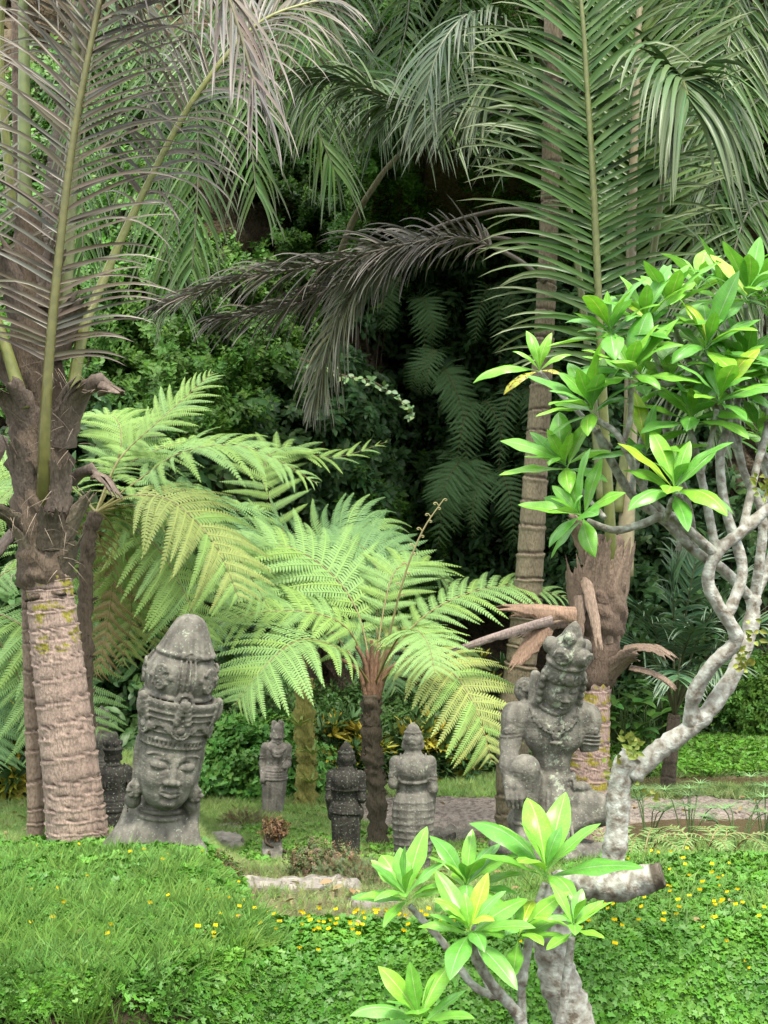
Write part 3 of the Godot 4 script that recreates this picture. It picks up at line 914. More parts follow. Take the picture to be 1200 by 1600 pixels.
	# dry frond arching over to the right: grey hanging leaflets
	palm_frond(t, PP([[100, 330, 9.7], [140, 60, 9.5], [200, -90, 9.3], [270, -110, 9.1], [345, -30, 8.95], [400, 140, 8.9]]), Vector3(0.4, 0.8, 0.4), 0.30, 64, 0.85, 0.03, 4.2, 1.0, Color(0.17, 0.15, 0.13), Color(0.34, 0.30, 0.285), 0.05, 0.01, Color(0.14, 0.13, 0.07), "dry_leaf", false, 0.0, 0.35)
	palm_frond(t, PP([[20, 330, 9.8], [0, 60, 9.8], [30, -60, 9.7], [120, -80, 9.6], [230, 20, 9.6]]), Vector3(0.2, 0.8, 0.5), 0.35, 40, 0.8, 0.028, 3.5, 1.0, Color(0.14, 0.13, 0.09), Color(0.32, 0.29, 0.27), 0.04, 0.01, green, "dry_leaf", false, 0.0, 0.35)
	# the slim stem that stands close behind
	var sb := G(58, 9.75)
	var s := thing("slim_palm", sb, "slim brown ringed stem standing close beside the thick palm trunk", "palm tree")
	var sp := smooth_path(PackedVector3Array([sb + Vector3(0, -0.08, 0), P(56, 1250, 9.75), P(50, 1100, 9.8), P(46, 960, 9.85), P(42, 820, 9.95), P(36, 600, 10.1), P(30, 300, 10.2), P(26, -60, 10.3)]), 30)
	obj("trunk", ringed_trunk(sp, radii_lin(31, 0.062, 0.04), 18, 0.24, 0.11, Color(0.22, 0.165, 0.125), Color(0.08, 0.055, 0.04)), M.trunk, s)

func build_right_palms() -> void:
	# slender ringed palm
	var D := 13.0
	var base := G(800, D)
	var t := thing("slender_palm", base, "slender tall palm with evenly ringed brown trunk behind the kneeling statue", "palm tree")
	var path := smooth_path(PackedVector3Array([base + Vector3(0, -0.1, 0), P(802, 1150, D), P(818, 1000, D), P(828, 880, D), P(838, 720, D), P(848, 560, D), P(856, 400, D), P(862, 200, D), P(866, -80, D), P(870, -300, D)]), 50)
	var rad := PackedFloat32Array()
	for i in 51: rad.append(lerpf(0.155, 0.085, smoothstep(0.0, 0.75, i / 50.0)))
	obj("trunk", ringed_trunk(path, rad, 26, 0.24, 0.09, Color(0.215, 0.18, 0.12), Color(0.06, 0.042, 0.03)), M.trunk, t)
	var dk := Color(0.05, 0.10, 0.028)
	var gy := Color(0.12, 0.115, 0.105)
	# dead frond arching away to the left with dark hanging leaflets
	palm_frond(t, PP([[852, 440, 12.9], [800, 400, 13.0], [720, 372, 13.2], [620, 385, 13.4], [500, 415, 13.6], [380, 435, 13.8], [250, 480, 14.0]]), Vector3(0, 1, 0.25), 0.24, 190, 0.62, 0.024, 1.6, 0.85, Color(0.085, 0.078, 0.062), Color(0.17, 0.16, 0.14), 0.03, 0.008, Color(0.10, 0.085, 0.06), "dry_leaf", false, 0.1, 0.4, 1.3)
	palm_frond(t, PP([[860, 330, 13.1], [770, 330, 13.3], [660, 365, 13.5], [570, 430, 13.6], [520, 520, 13.6], [500, 610, 13.6]]), Vector3(-0.4, 0.9, 0.3), 0.40, 150, 0.72, 0.026, 2.6, 0.75, Color(0.07, 0.085, 0.045), Color(0.13, 0.13, 0.11), 0.03, 0.008, Color(0.10, 0.085, 0.06), "dry_leaf", false, 0.0, 0.4, 1.2)
	palm_frond(t, PP([[864, 120, 13.0], [800, 40, 12.8], [740, 20, 12.6], [690, 70, 12.4], [665, 150, 12.3]]), Vector3(-0.3, 0.9, 0.3), 0.3, 40, 0.9, 0.035, 3.0, 0.95, Color(0.06, 0.095, 0.05), Color(0.16, 0.18, 0.13), 0.03, 0.008, Color(0.08, 0.10, 0.05), "palm_leaf", false, 0.0, 0.25)
	palm_frond(t, PP([[856, 400, 13.1], [780, 372, 13.3], [680, 385, 13.6], [560, 430, 13.8], [450, 480, 14.0], [340, 500, 14.2]]), Vector3(0.1, 1, 0.3), 0.4, 150, 0.62, 0.024, 2.0, 0.85, Color(0.085, 0.078, 0.062), Color(0.17, 0.16, 0.14), 0.03, 0.008, Color(0.10, 0.085, 0.06), "dry_leaf", false, 0.1, 0.4, 1.3)
	palm_frond(t, PP([[862, 230, 13.1], [800, 180, 13.3], [720, 180, 13.5], [630, 165, 13.8], [550, 130, 14.0], [490, 120, 14.2]]), Vector3(0.1, 1, 0.3), 0.3, 150, 0.8, 0.03, 3.0, 0.85, Color(0.062, 0.10, 0.04), Color(0.13, 0.14, 0.11), 0.03, 0.008, Color(0.10, 0.085, 0.06), "palm_leaf", false, 0.0, 0.4, 1.0)
	# sheath palm
	D = 12.4
	base = G(915, D)
	t = thing("sheath_palm", base, "palm with ringed pinkish trunk and torn brown sheaths behind the kneeling statue", "palm tree")
	path = smooth_path(PackedVector3Array([base + Vector3(0, -0.1, 0), P(916, 1250, D), P(918, 1150, D), P(921, 1060, D), P(925, 980, D)]), 24)
	obj("trunk", ringed_trunk(path, radii_lin(25, 0.21, 0.18), 34, 0.15, 0.05, Color(0.33, 0.235, 0.205), Color(0.10, 0.07, 0.055), Color(0.26, 0.22, 0.035), 0.30), M.trunk, t)
	var fb := MB.new()
	tube(fb, smooth_path(PackedVector3Array([P(922, 1075, D), P(926, 1010, D), P(932, 970, D), P(938, 930, D), P(943, 885, D), P(946, 835, D)]), 20), PackedFloat32Array([0.18, 0.2, 0.22, 0.2, 0.23, 0.2, 0.22, 0.25, 0.24, 0.25, 0.24, 0.23, 0.23, 0.22, 0.2, 0.2, 0.18, 0.17, 0.16, 0.15, 0.13]), 26, Color(0.14, 0.10, 0.078), 0.4)
	obj("fibrous_stem", fb.mesh(), M.fibre, t)
	var hc := Color(0.225, 0.165, 0.125)
	for a in [[922, 1010, -0.16, V(-0.16, 1, 0.05), V(-0.5, 0, 1), 0.72, 0.42, 0.15], [955, 1005, -0.14, V(0.16, 1, 0.05), V(0.6, 0, 1), 0.80, 0.38, 0.1], [930, 960, -0.2, V(0.05, 1, 0.12), V(0.1, 0, 1), 0.62, 0.30, 0.5], [905, 930, -0.2, V(-0.1, -1, 0.3), V(-0.5, 0, 1), 0.5, 0.14, 0.2], [915, 900, -0.22, V(0.15, -1, 0.35), V(-0.2, 0, 1), 0.62, 0.12, 0.2], [880, 960, -0.1, V(-0.9, -0.3, 0.3), V(-0.3, 1, 0.6), 0.42, 0.26, 1.0], [975, 1010, 0.0, V(0.8, 0.2, 0.4), V(0.3, 1, 0.5), 0.42, 0.2, 2.6], [985, 1040, 0.0, V(0.8, -0.1, 0.4), V(0.3, 1, 0.5), 0.40, 0.12, 2.2], [905, 1060, -0.16, V(-0.6, 0.6, 0.4), V(-0.3, 0, 1), 0.3, 0.2, 0.8], [950, 1060, -0.16, V(0.5, 0.8, 0.4), V(0.3, 0, 1), 0.36, 0.22, 1.0], [925, 880, -0.2, V(-0.35, 1, 0.2), V(-0.4, 0, 1), 0.45, 0.24, 1.3]]:
		husk(t, "sheath", P(a[0], a[1], D + a[2]), a[3], a[4], a[5], a[6], 1.0, a[7], hc * rnd(0.75, 1.2))
	# dry stalk pointing left out of the torn sheath
	husk(t, "dry_spathe", P(900, 950, D - 0.3), V(-1, 0.10, 0.25), V(0.1, 1, 0.5), 0.62, 0.26, 1.5, 0.35, Color(0.25, 0.165, 0.115))
	husk(t, "dry_spathe", P(862, 962, D - 0.42), V(-1, -0.28, 0.15), V(0.1, 1, 0.5), 0.82, 0.13, 1.7, 0.25, Color(0.24, 0.19, 0.17))
	husk(t, "dry_spathe", P(850, 975, D - 0.40), V(-0.75, -0.9, 0.15), V(-0.4, 0.5, 0.8), 0.42, 0.22, 1.0, 0.3, Color(0.23, 0.15, 0.105))
	var gleaf := Color(0.042, 0.092, 0.02)
	var pale := Color(0.085, 0.11, 0.045)
	var stalk := Color(0.13, 0.15, 0.045)
	# main frond
	palm_frond(t, PP([[950, 930, 12.4], [954, 850, 12.2], [946, 700, 12.1], [938, 540, 12.0], [929, 330, 12.0], [918, 150, 12.05], [905, -20, 12.1], [870, -220, 12.3]]), Vector3(0.05, 0.3, 1), 0.40, 90, 1.28, 0.05, 1.25, 1.25, gleaf, pale, 0.065, 0.014, stalk, "palm_leaf", true, 0.05, 0.2)
	palm_frond(t, PP([[975, 900, 12.5], [985, 650, 12.6], [985, 440, 12.7], [992, 200, 12.8], [1005, -50, 12.9], [1050, -300, 13.1]]), Vector3(-0.3, 0.3, 1), 0.42, 66, 1.3, 0.055, 1.1, 1.0, Color(0.07, 0.125, 0.032), Color(0.15, 0.19, 0.09), 0.085, 0.02, Color(0.24, 0.21, 0.12), "palm_leaf", false, 0.05, 0.12)
	palm_frond(t, PP([[965, 800, 12.5], [990, 600, 12.5], [1030, 330, 12.4], [1050, 160, 12.3], [1062, 120, 12.1], [1075, 150, 11.9]]), Vector3(0.2, 0.9, 0.5), 0.66, 26, 1.5, 0.06, 4.5, 0.7, Color(0.075, 0.13, 0.05), Color(0.13, 0.16, 0.09), 0.05, 0.012, stalk, "palm_leaf", false, 0.0, 0.2)
	palm_frond(t, PP([[940, 780, 12.6], [920, 560, 12.8], [890, 330, 13.0], [860, 200, 13.1], [800, 130, 13.0], [745, 150, 12.8]]), Vector3(-0.2, 0.8, 0.6), 0.5, 44, 1.2, 0.04, 3.2, 0.95, Color(0.07, 0.125, 0.04), Color(0.16, 0.19, 0.11), 0.05, 0.012, stalk, "palm_leaf", false, 0.0, 0.2)

func build_background_palms() -> void:
	var g := Color(0.062, 0.12, 0.034)
	var tipc := Color(0.085, 0.11, 0.07)
	var st := Color(0.09, 0.10, 0.05)
	# palm whose crown is above the picture, centre: fronds hang down
	var base := G(640, 19.0)
	var t := thing("feather_palm", base, "palm with deep green drooping fronds hanging in the middle of the slope", "palm tree")
	obj("trunk", ringed_trunk(smooth_path(PackedVector3Array([P(640, -60, 20.6), P(630, -120, 20.0), P(615, -200, 19.3), P(600, -260, 18.6)]), 20), radii_lin(21, 0.17, 0.13), 16, 0.25, 0.06, Color(0.12, 0.10, 0.08), Color(0.05, 0.04, 0.03)), M.trunk, t)
	for a in [[[[600, -260, 18.6], [560, -60, 17.8], [520, 60, 17.0], [620, 150, 16.4], [745, 205, 16.0]], 1.2, 60], [[[600, -260, 18.6], [520, -150, 17.6], [450, 20, 16.6], [470, 130, 16.2], [520, 260, 16.0]], 1.2, 52], [[[600, -260, 18.6], [640, -130, 18.0], [640, 0, 17.4], [620, 110, 17.0], [590, 200, 16.8]], 1.1, 50], [[[600, -260, 18.6], [690, -180, 18.0], [720, -40, 17.4], [710, 80, 17.0], [680, 190, 16.8]], 1.1, 50], [[[600, -260, 18.6], [500, -200, 18.0], [400, -60, 17.4], [340, 90, 17.0], [310, 250, 16.8]], 1.2, 50], [[[600, -260, 18.6], [560, -180, 18.0], [520, -60, 17.6], [500, 60, 17.4], [490, 170, 17.2]], 1.1, 46]]:
		palm_frond(t, PP(a[0]), Vector3(rnd(-0.4, 0.4), 0.6, 0.6), 0.25, a[2], a[1], 0.04, 2.6, 1.0, g, tipc, 0.03, 0.008, st, "palm_leaf", false, 0.0, 0.3, 0.8)
	# palm behind on the right edge
	base = G(1180, 16.5)
	t = thing("feather_palm", base, "palm with grey-green fronds behind the leafy frangipani crown", "palm tree")
	obj("trunk", ringed_trunk(smooth_path(PackedVector3Array([base + Vector3(0.5, -0.1, 0), P(1245, 800, 16.5), P(1240, 300, 16.5), P(1235, -60, 16.5)]), 30), radii_lin(31, 0.17, 0.13), 16, 0.25, 0.06, Color(0.18, 0.15, 0.12), Color(0.06, 0.05, 0.04)), M.trunk, t)
	for a in [[[1230, 0, 16.4], [1190, -120, 16.0], [1120, -60, 15.6], [1080, 120, 15.3], [1060, 300, 15.2]], [[1230, 200, 16.4], [1200, 150, 16.0], [1150, 200, 15.6], [1110, 330, 15.4], [1090, 450, 15.3]], [[1230, 100, 16.4], [1190, 20, 15.8], [1150, 30, 15.3], [1130, 130, 15.0], [1120, 260, 14.9]], [[1240, 380, 16.4], [1210, 320, 15.8], [1170, 330, 15.4], [1140, 420, 15.2], [1120, 520, 15.1]], [[1235, 60, 16.4], [1260, -150, 16.0], [1200, -200, 15.6], [1150, -100, 15.4], [1165, 60, 15.2]], [[1240, 500, 16.0], [1200, 450, 15.6], [1150, 470, 15.4], [1110, 560, 15.3], [1100, 640, 15.2]]]:
		palm_frond(t, PP(a), Vector3(rnd(-0.3, 0.3), 0.5, 0.7), 0.22, 50, 1.15, 0.038, 1.9, 1.05, g, Color(0.13, 0.15, 0.11), 0.03, 0.008, st, "palm_leaf", false, 0.05, 0.2)
	# left background palm fronds behind the thick palm
	base = G(70, 16.0)
	t = thing("feather_palm", base, "palm with long narrow deep green fronds behind the thick palm crown", "palm tree")
	obj("trunk", ringed_trunk(smooth_path(PackedVector3Array([G(70, 16.0), P(70, 700, 16), P(85, 300, 16.2), P(150, -60, 16.4), P(235, -150, 16.4)]), 30), radii_lin(31, 0.14, 0.1), 14, 0.25, 0.06, Color(0.10, 0.085, 0.07), Color(0.05, 0.04, 0.03)), M.trunk, t)
	for a in [[[235, -150, 16.4], [280, -160, 15.8], [340, -60, 15.2], [380, 120, 14.8], [400, 300, 14.6]], [[235, -150, 16.4], [270, -60, 15.6], [300, 100, 15.0], [310, 260, 14.8], [300, 420, 14.7]], [[235, -150, 16.4], [220, -40, 15.8], [230, 130, 15.2], [250, 300, 15.0], [270, 460, 14.9]], [[235, -150, 16.4], [190, -80, 16.0], [150, 60, 15.6], [130, 240, 15.4], [130, 400, 15.3]], [[235, -150, 16.4], [330, -190, 16.0], [430, -110, 15.4], [480, 40, 15.0], [500, 160, 14.9]]]:
		palm_frond(t, PP(a), Vector3(rnd(-0.4, 0.4), 0.6, 0.6), 0.2, 50, 1.05, 0.034, 2.6, 1.0, g, Color(0.11, 0.125, 0.085), 0.028, 0.008, st, "palm_leaf", false, 0.0, 0.25)
	# fan palm on the right, low
	base = G(1040, 17.5)
	t = thing("fan_palm", base, "low palm with stiff blue-green fan fronds behind the frangipani branch", "palm tree")
	obj("trunk", ringed_trunk(smooth_path(PackedVector3Array([base, base + Vector3(0.05, 0.5, 0), base + Vector3(0.1, 1.0, 0)]), 10), radii_lin(11, 0.1, 0.08), 12, 0.2, 0.06, Color(0.14, 0.11, 0.08), Color(0.05, 0.04, 0.03)), M.trunk, t)
	var hub := base + Vector3(0.1, 1.0, 0)
	for a in [[1085, 985, 16.4], [1000, 950, 16.6], [1140, 920, 16.6], [1050, 900, 17.0], [985, 1010, 16.8], [1120, 1040, 16.6], [1180, 980, 16.6], [1060, 1060, 16.4], [1090, 860, 17.2]]:
		var e := P(a[0], a[1], a[2])
		palm_frond(t, PackedVector3Array([hub, hub.lerp(e, 0.35) + Vector3(0, 0.25, 0), hub.lerp(e, 0.7) + Vector3(0, 0.22, 0.05), e]), Vector3(0, 1, 0.4), 0.4, 26, 0.62, 0.045, 0.9, 1.0, Color(0.09, 0.17, 0.085), Color(0.2, 0.27, 0.19), 0.02, 0.006, st, "palm_leaf", false, 0.1, 0.1)

# ------------------------------------------------------------------ ferns
var pinna_cache := {}

func pinna(v: int) -> ArrayMesh:
	# one pinna of a fern frond, one unit long: a rib and two rows of pointed segments
	if pinna_cache.has(v): return pinna_cache[v]
	var mb := MB.new()
	var r := RandomNumberGenerator.new()
	r.seed = 40 + v
	var droop: float = [0.10, 0.22, 0.36, 0.5][v]
	var n := 24
	var spine := PackedVector3Array()
	for i in n + 1:
		var t := float(i) / n
		spine.append(Vector3(t * (1.0 - 0.12 * droop), 0.04 * sin(t * PI) - droop * t * t * 0.8, 0.0))
	for i in n:
		var t := (i + 0.5) / n
		var p := spine[i]
		var d := (spine[i + 1] - spine[i])
		var len := 0.118 * pow(1.0 - t, 0.55) * (0.75 + 0.25 * smoothstep(0.0, 0.12, t)) * r.randf_range(0.9, 1.08)
		for s in [-1.0, 1.0]:
			var out := (Vector3(0, 0, s) + d.normalized() * 0.42 + Vector3(0, r.randf_range(-0.12, 0.08) - 0.10, 0)).normalized() * len
			var w: Vector3 = d * 0.40
			var k := Color.WHITE * r.randf_range(0.85, 1.1)
			var a := mb.vert(p - w, k)
			var b := mb.vert(p + w, k)
			var c := mb.vert(p + out * 0.65 + w * 0.75, k)
			var e := mb.vert(p + out * 0.65 - w * 0.75, k)
			var f := mb.vert(p + out + Vector3(0, -0.012, 0), k)
			mb.quad(a, b, c, e)
			mb.tri(e, c, f)
	for i in range(0, n, 2):
		var w := 0.009 * (1.0 - float(i) / n) + 0.002
		var a := mb.vert(spine[i] + Vector3(0, 0.004, -w), Color(1.5, 1.2, 0.9))
		var b := mb.vert(spine[i] + Vector3(0, 0.004, w), Color(1.5, 1.2, 0.9))
		var c := mb.vert(spine[i + 2] + Vector3(0, 0.004, w * 0.8), Color(1.5, 1.2, 0.9))
		var e := mb.vert(spine[i + 2] + Vector3(0, 0.004, -w * 0.8), Color(1.5, 1.2, 0.9))
		mb.quad(a, b, c, e)
	pinna_cache[v] = mb.mesh()
	return pinna_cache[v]

func fern_frond(parent: Node3D, pts: PackedVector3Array, up: Vector3, n: int, length: float, material: String, split: bool, start := 0.16, sag := 1, r0 := 0.012) -> void:
	var samples := 32
	var path := smooth_path(pts, samples)
	var rb := MB.new()
	var col := Color(0.20, 0.17, 0.06)
	var rad := PackedFloat32Array()
	for i in samples + 1: rad.append(lerpf(r0, 0.0025, pow(i / float(samples), 0.7)))
	tube(rb, path, rad, 6, col)
	var fr := obj("frond", rb.mesh(), M.petiole, parent)
	var where := []
	var cols := PackedColorArray()
	for k in n:
		var t := lerpf(start, 0.99, pow(float(k) / (n - 1), 0.92))
		var f := t * samples
		var i := mini(int(f), samples - 1)
		var p := path[i].lerp(path[i + 1], f - i)
		var d := (path[mini(i + 2, samples)] - path[maxi(i - 1, 0)]).normalized()
		var side := d.cross(up).normalized()
		var nrm := side.cross(d).normalized()
		var u := (t - start) / (1.0 - start)
		var len := length * maxf(0.08, pow(sin(PI * clampf(0.17 + 0.83 * u, 0, 1)), 0.62)) * (1.0 if u < 0.92 else 0.75)
		for s in [-1.0, 1.0]:
			var ang := lerpf(1.35, 0.75, u) + rnd(-0.11, 0.11)
			var x: Vector3 = (side * s * sin(ang) + d * cos(ang) + nrm * rnd(0.02, 0.16)).normalized()
			var z := x.cross(nrm).normalized()
			var y := z.cross(x).normalized()
			var l := len * (rnd(0.88, 1.06) if rng.randf() > 0.05 else rnd(0.4, 0.7))
			var b := Basis(x * l, y * l, z * l * rnd(1.0, 1.2))
			var v := clampi(sag + rng.randi_range(-1, 1), 0, 3)
			if split:
				var o := MeshInstance3D.new()
				o.name = "pinna"
				o.mesh = pinna(v)
				o.material_override = M[material] if rng.randf() < 0.75 else M[{"fern_0": "fern_1", "fern_1": "fern_0", "fern_2": "fern_0", "fern_3": "fern_1"}.get(material, material)]
				fr.add_child(o, true)
				o.transform = Transform3D(b, p)
			else:
				where.append([v, Transform3D(b, p)])
	if not split:
		# joined: too small or too shaded to pick apart
		var mb := MB.new()
		for w in where:
			var arr: Array = pinna(w[0]).surface_get_arrays(0)
			var off := mb.v.size()
			var tr: Transform3D = w[1]
			mb.v.append_array(tr * (arr[Mesh.ARRAY_VERTEX] as PackedVector3Array))
			mb.c.append_array(arr[Mesh.ARRAY_COLOR])
			mb.uv.append_array(arr[Mesh.ARRAY_TEX_UV])
			for q in arr[Mesh.ARRAY_INDEX]: mb.ix.append(q + off)
		obj("pinnae", mb.mesh(), M[material], fr).set_meta("kind", "stuff")

func fern_trunk(path: PackedVector3Array, r0: float, r1: float, col: Color) -> ArrayMesh:
	var mb := MB.new()
	var p := smooth_path(path, 40)
	var rad := PackedFloat32Array()
	for i in 41: rad.append(lerpf(r0, r1, i / 40.0) * (1.0 + 0.12 * sin(i * 2.9) + 0.08 * sin(i * 5.3)))
	tube(mb, p, rad, 18, col, 0.55)
	# knobbly stubs of old stalks
	for i in 90:
		var q := p[rng.randi_range(1, 39)]
		var a := rnd(0, TAU)
		var o := Vector3(cos(a), rnd(0.2, 0.9), sin(a))
		leaf(mb, q + Vector3(cos(a), 0, sin(a)) * r0 * 0.8, o, Vector3(-sin(a), 0, cos(a)), rnd(0.03, 0.07), 0.03, 0.3, 0.4, 2, col * rnd(0.6, 1.6), 3)
	return mb.mesh()

func build_tree_ferns() -> void:
	var UPZ := Vector3(0, 1, 0.45)
	# front fern between the standing statues
	var base := G(592, 12.7)
	var D := 12.7
	var t := thing("tree_fern", base, "tree fern with slim dark trunk between the two standing statues seen from behind", "tree fern", "tree ferns")
	obj("trunk", fern_trunk(PackedVector3Array([base + Vector3(0, -0.1, 0), P(588, 1240, D), P(582, 1170, D), P(580, 1085, D)]), 0.085, 0.085, Color(0.085, 0.068, 0.05)), M.fibre, t)
	var hub := P(581, 1078, D)
	var stubs := MB.new()
	for a in [[-0.30, 0.28], [-0.14, 0.40], [0.0, 0.45], [0.10, 0.46], [0.24, 0.42], [0.36, 0.30], [-0.05, 0.35], [0.17, 0.36]]:
		var e := hub + Vector3(a[0], a[1], rnd(-0.1, 0.15))
		tube(stubs, smooth_path(PackedVector3Array([hub + Vector3(a[0] * 0.15, -0.08, 0.03), hub.lerp(e, 0.5) + Vector3(-a[0] * 0.1, 0.03, 0), e]), 6), radii_lin(7, 0.028, 0.016), 7, Color(0.20, 0.12, 0.075), 0.15)
	obj("stalks", stubs.mesh(), M.fibre, t)
	var f := [
		[[[581, 1075, D], [540, 1020, 12.4], [470, 1000, 12.0], [410, 1045, 11.7], [368, 1100, 11.6]], "fern_0", 0.66, 1],
		[[[581, 1075, D], [545, 985, 12.6], [470, 955, 12.5], [370, 965, 12.4], [270, 1010, 12.3]], "fern_1", 0.62, 2],
		[[[583, 1070, D], [560, 960, 13.0], [510, 890, 13.2], [430, 850, 13.3], [330, 875, 13.4]], "fern_0", 0.80, 1],
		[[[588, 1070, D], [640, 985, 12.8], [710, 935, 12.9], [800, 915, 13.0], [890, 935, 13.0]], "fern_0", 0.52, 2],
		[[[588, 1072, D], [640, 1030, 12.4], [700, 1045, 12.1], [745, 1110, 11.9], [768, 1190, 11.8]], "fern_3", 0.62, 1],
		[[[583, 1070, D], [590, 960, 13.2], [585, 880, 13.5], [540, 840, 13.8], [480, 850, 14.0]], "fern_2", 0.72, 1],
		[[[585, 1070, D], [620, 1000, 12.3], [650, 985, 11.9], [670, 1010, 11.6], [680, 1055, 11.4]], "fern_0", 0.45, 2],
		[[[583, 1070, D], [600, 950, 13.0], [620, 890, 13.2], [660, 880, 13.4], [710, 920, 13.5]], "fern_0", 0.55, 2],
		[[[581, 1075, D], [530, 1000, 12.9], [450, 920, 13.0], [370, 900, 13.0], [300, 930, 13.0]], "fern_0", 0.66, 2],
		[[[583, 1070, D], [610, 1000, 12.9], [670, 990, 13.0], [720, 1020, 13.1], [750, 1070, 13.1]], "fern_3", 0.50, 2]]
	for a in f: fern_frond(t, PP(a[0]), UPZ, 19, a[2] * 1.06, a[1], true, 0.2, a[3])
	# the bare young stalk with curled tips
	var sb := MB.new()
	var sp := smooth_path(PP([[590, 1060, D], [610, 985, 12.6], [632, 900, 12.5], [660, 830, 12.5], [690, 785, 12.5]]), 20)
	tube(sb, sp, radii_lin(21, 0.014, 0.006), 6, Color(0.25, 0.22, 0.10))
	for i in range(8, 21):
		for s in [-1.0 if i % 2 else 1.0]:
			var q := PackedVector3Array([sp[i]])
			for k in 9:
				var a := k * 0.75
				var r := 0.02 * (1.0 - k / 11.0)
				q.append(sp[i] + Vector3(s * (0.035 - r * cos(a)), 0.02 + r * sin(a) * 0.7, 0.0))
			tube(sb, q, radii_lin(10, 0.006, 0.005), 5, Color(0.30, 0.27, 0.12))
	obj("young_stalk", sb.mesh(), M.petiole, t)
	# mossy fern trunk farther back
	base = G(478, 16.2)
	t = thing("tree_fern", base, "tree fern with mossy yellow-green trunk behind the far standing statue", "tree fern", "tree ferns")
	obj("trunk", fern_trunk(PackedVector3Array([base + Vector3(0, -0.1, 0), P(479, 1200, 16.2), P(476, 1140, 16.2), P(474, 1060, 16.2)]), 0.12, 0.10, Color(0.25, 0.24, 0.07)), M.fibre, t)
	for i in 3:
		var em := MB.new()
		var c := P([468, 488, 486][i], [1135, 1180, 1225][i], 16.05)
		for k in 9:
			var a := TAU * k / 9.0
			leaf(em, c, Vector3(cos(a), 0.7, sin(a) * 0.6 + 0.3), Vector3.UP, rnd(0.2, 0.32), 0.035, 1.6, 0.3, 5, jit(Color(0.20, 0.28, 0.07), 0.2), 2)
		obj("epiphyte", em.mesh(), M.leaf, t)
	f = [
		[[[474, 1060, 16.2], [490, 960, 16.0], [450, 880, 15.8], [400, 840, 15.7], [350, 850, 15.6]], "fern_2", 0.9, 1],
		[[[474, 1060, 16.2], [480, 940, 16.2], [510, 850, 16.2], [570, 820, 16.2], [650, 870, 16.2]], "fern_2", 0.95, 1],
		[[[474, 1060, 16.2], [500, 1000, 15.8], [550, 990, 15.6], [600, 1030, 15.5], [620, 1080, 15.4]], "fern_2", 0.6, 1],
		[[[474, 1060, 16.2], [470, 900, 16.4], [430, 800, 16.6], [410, 740, 16.8], [440, 700, 17.0], [520, 715, 17.1], [605, 690, 17.2]], "fern_1", 0.62, 0]]
	for a in f: fern_frond(t, PP(a[0]), UPZ, 19, a[2] * 1.06, a[1], true, 0.25, a[3])
	# big fern on the left, its trunk beside the thick palm
	base = G(138, 10.8)
	D = 10.8
	t = thing("tree_fern", base, "large tree fern with thin dark trunk right of the thick palm trunk", "tree fern", "tree ferns")
	obj("trunk", fern_trunk(PackedVector3Array([base + Vector3(0, -0.1, 0), P(136, 1150, D), P(133, 980, D), P(136, 860, D), P(150, 800, D)]), 0.062, 0.052, Color(0.09, 0.07, 0.05)), M.fibre, t)
	var dead := MB.new()
	tube(dead, smooth_path(PP([[212, 960, 11.5], [210, 880, 11.6], [213, 800, 11.7], [180, 790, 11.8], [150, 800, D]]), 14), radii_lin(15, 0.008, 0.014), 5, Color(0.10, 0.06, 0.04), 0.3)
	obj("dead_stalk", dead.mesh(), M.fibre, t)
	f = [
		[[[150, 800, D], [185, 720, 12.0], [235, 670, 12.1], [285, 625, 12.2], [332, 582, 12.3]], "fern_1", 0.44, 1],
		[[[150, 800, D], [175, 740, 12.1], [190, 690, 12.3], [175, 650, 12.5], [120, 655, 12.6]], "fern_1", 0.46, 2],
		[[[150, 800, D], [190, 735, 12.3], [240, 705, 12.7], [300, 690, 13.0], [350, 700, 13.2]], "fern_1", 0.5, 2],
		[[[150, 800, D], [220, 790, 11.9], [300, 810, 11.9], [370, 870, 11.9], [420, 950, 11.9]], "fern_0", 0.62, 2],
		[[[150, 800, D], [190, 810, 11.5], [250, 860, 11.3], [290, 930, 11.2], [320, 1010, 11.2]], "fern_1", 0.55, 2],
		[[[150, 800, D], [210, 755, 11.8], [290, 705, 11.7], [390, 700, 11.7], [495, 755, 11.7]], "fern_0", 0.60, 2],
		[[[150, 800, D], [230, 770, 12.3], [310, 770, 12.7], [370, 790, 13.0], [420, 800, 13.2]], "fern_2", 0.55, 1],
		[[[150, 800, D], [205, 775, 11.4], [270, 785, 11.3], [335, 850, 11.2], [375, 940, 11.1]], "fern_3", 0.66, 2],
		[[[150, 800, D], [180, 790, 11.4], [205, 840, 11.5], [225, 920, 11.5], [245, 1010, 11.5]], "fern_3", 0.58, 2],
		[[[150, 800, D], [160, 800, 11.4], [170, 860, 11.6], [175, 950, 11.7], [195, 1040, 11.7]], "fern_1", 0.50, 2],
		[[[150, 800, D], [150, 830, 10.95], [175, 900, 11.2], [165, 990, 11.3], [150, 1060, 11.3]], "fern_5", 0.34, 3],
		[[[150, 800, D], [170, 815, 11.2], [200, 880, 11.35], [205, 960, 11.4], [190, 1040, 11.4]], "fern_3", 0.42, 3],
		[[[150, 800, D], [110, 760, 11.8], [60, 740, 11.6], [10, 770, 11.5], [-40, 830, 11.4]], "fern_1", 0.5, 2]]
	for a in f: fern_frond(t, PP(a[0]), UPZ, 19, a[2] * 1.06, a[1], true, 0.2, a[3])
	# fern at the left edge
	base = G(-40, 12.2)
	t = thing("tree_fern", base, "pale tree fern with drooping fronds left of the thick palm trunk", "tree fern", "tree ferns")
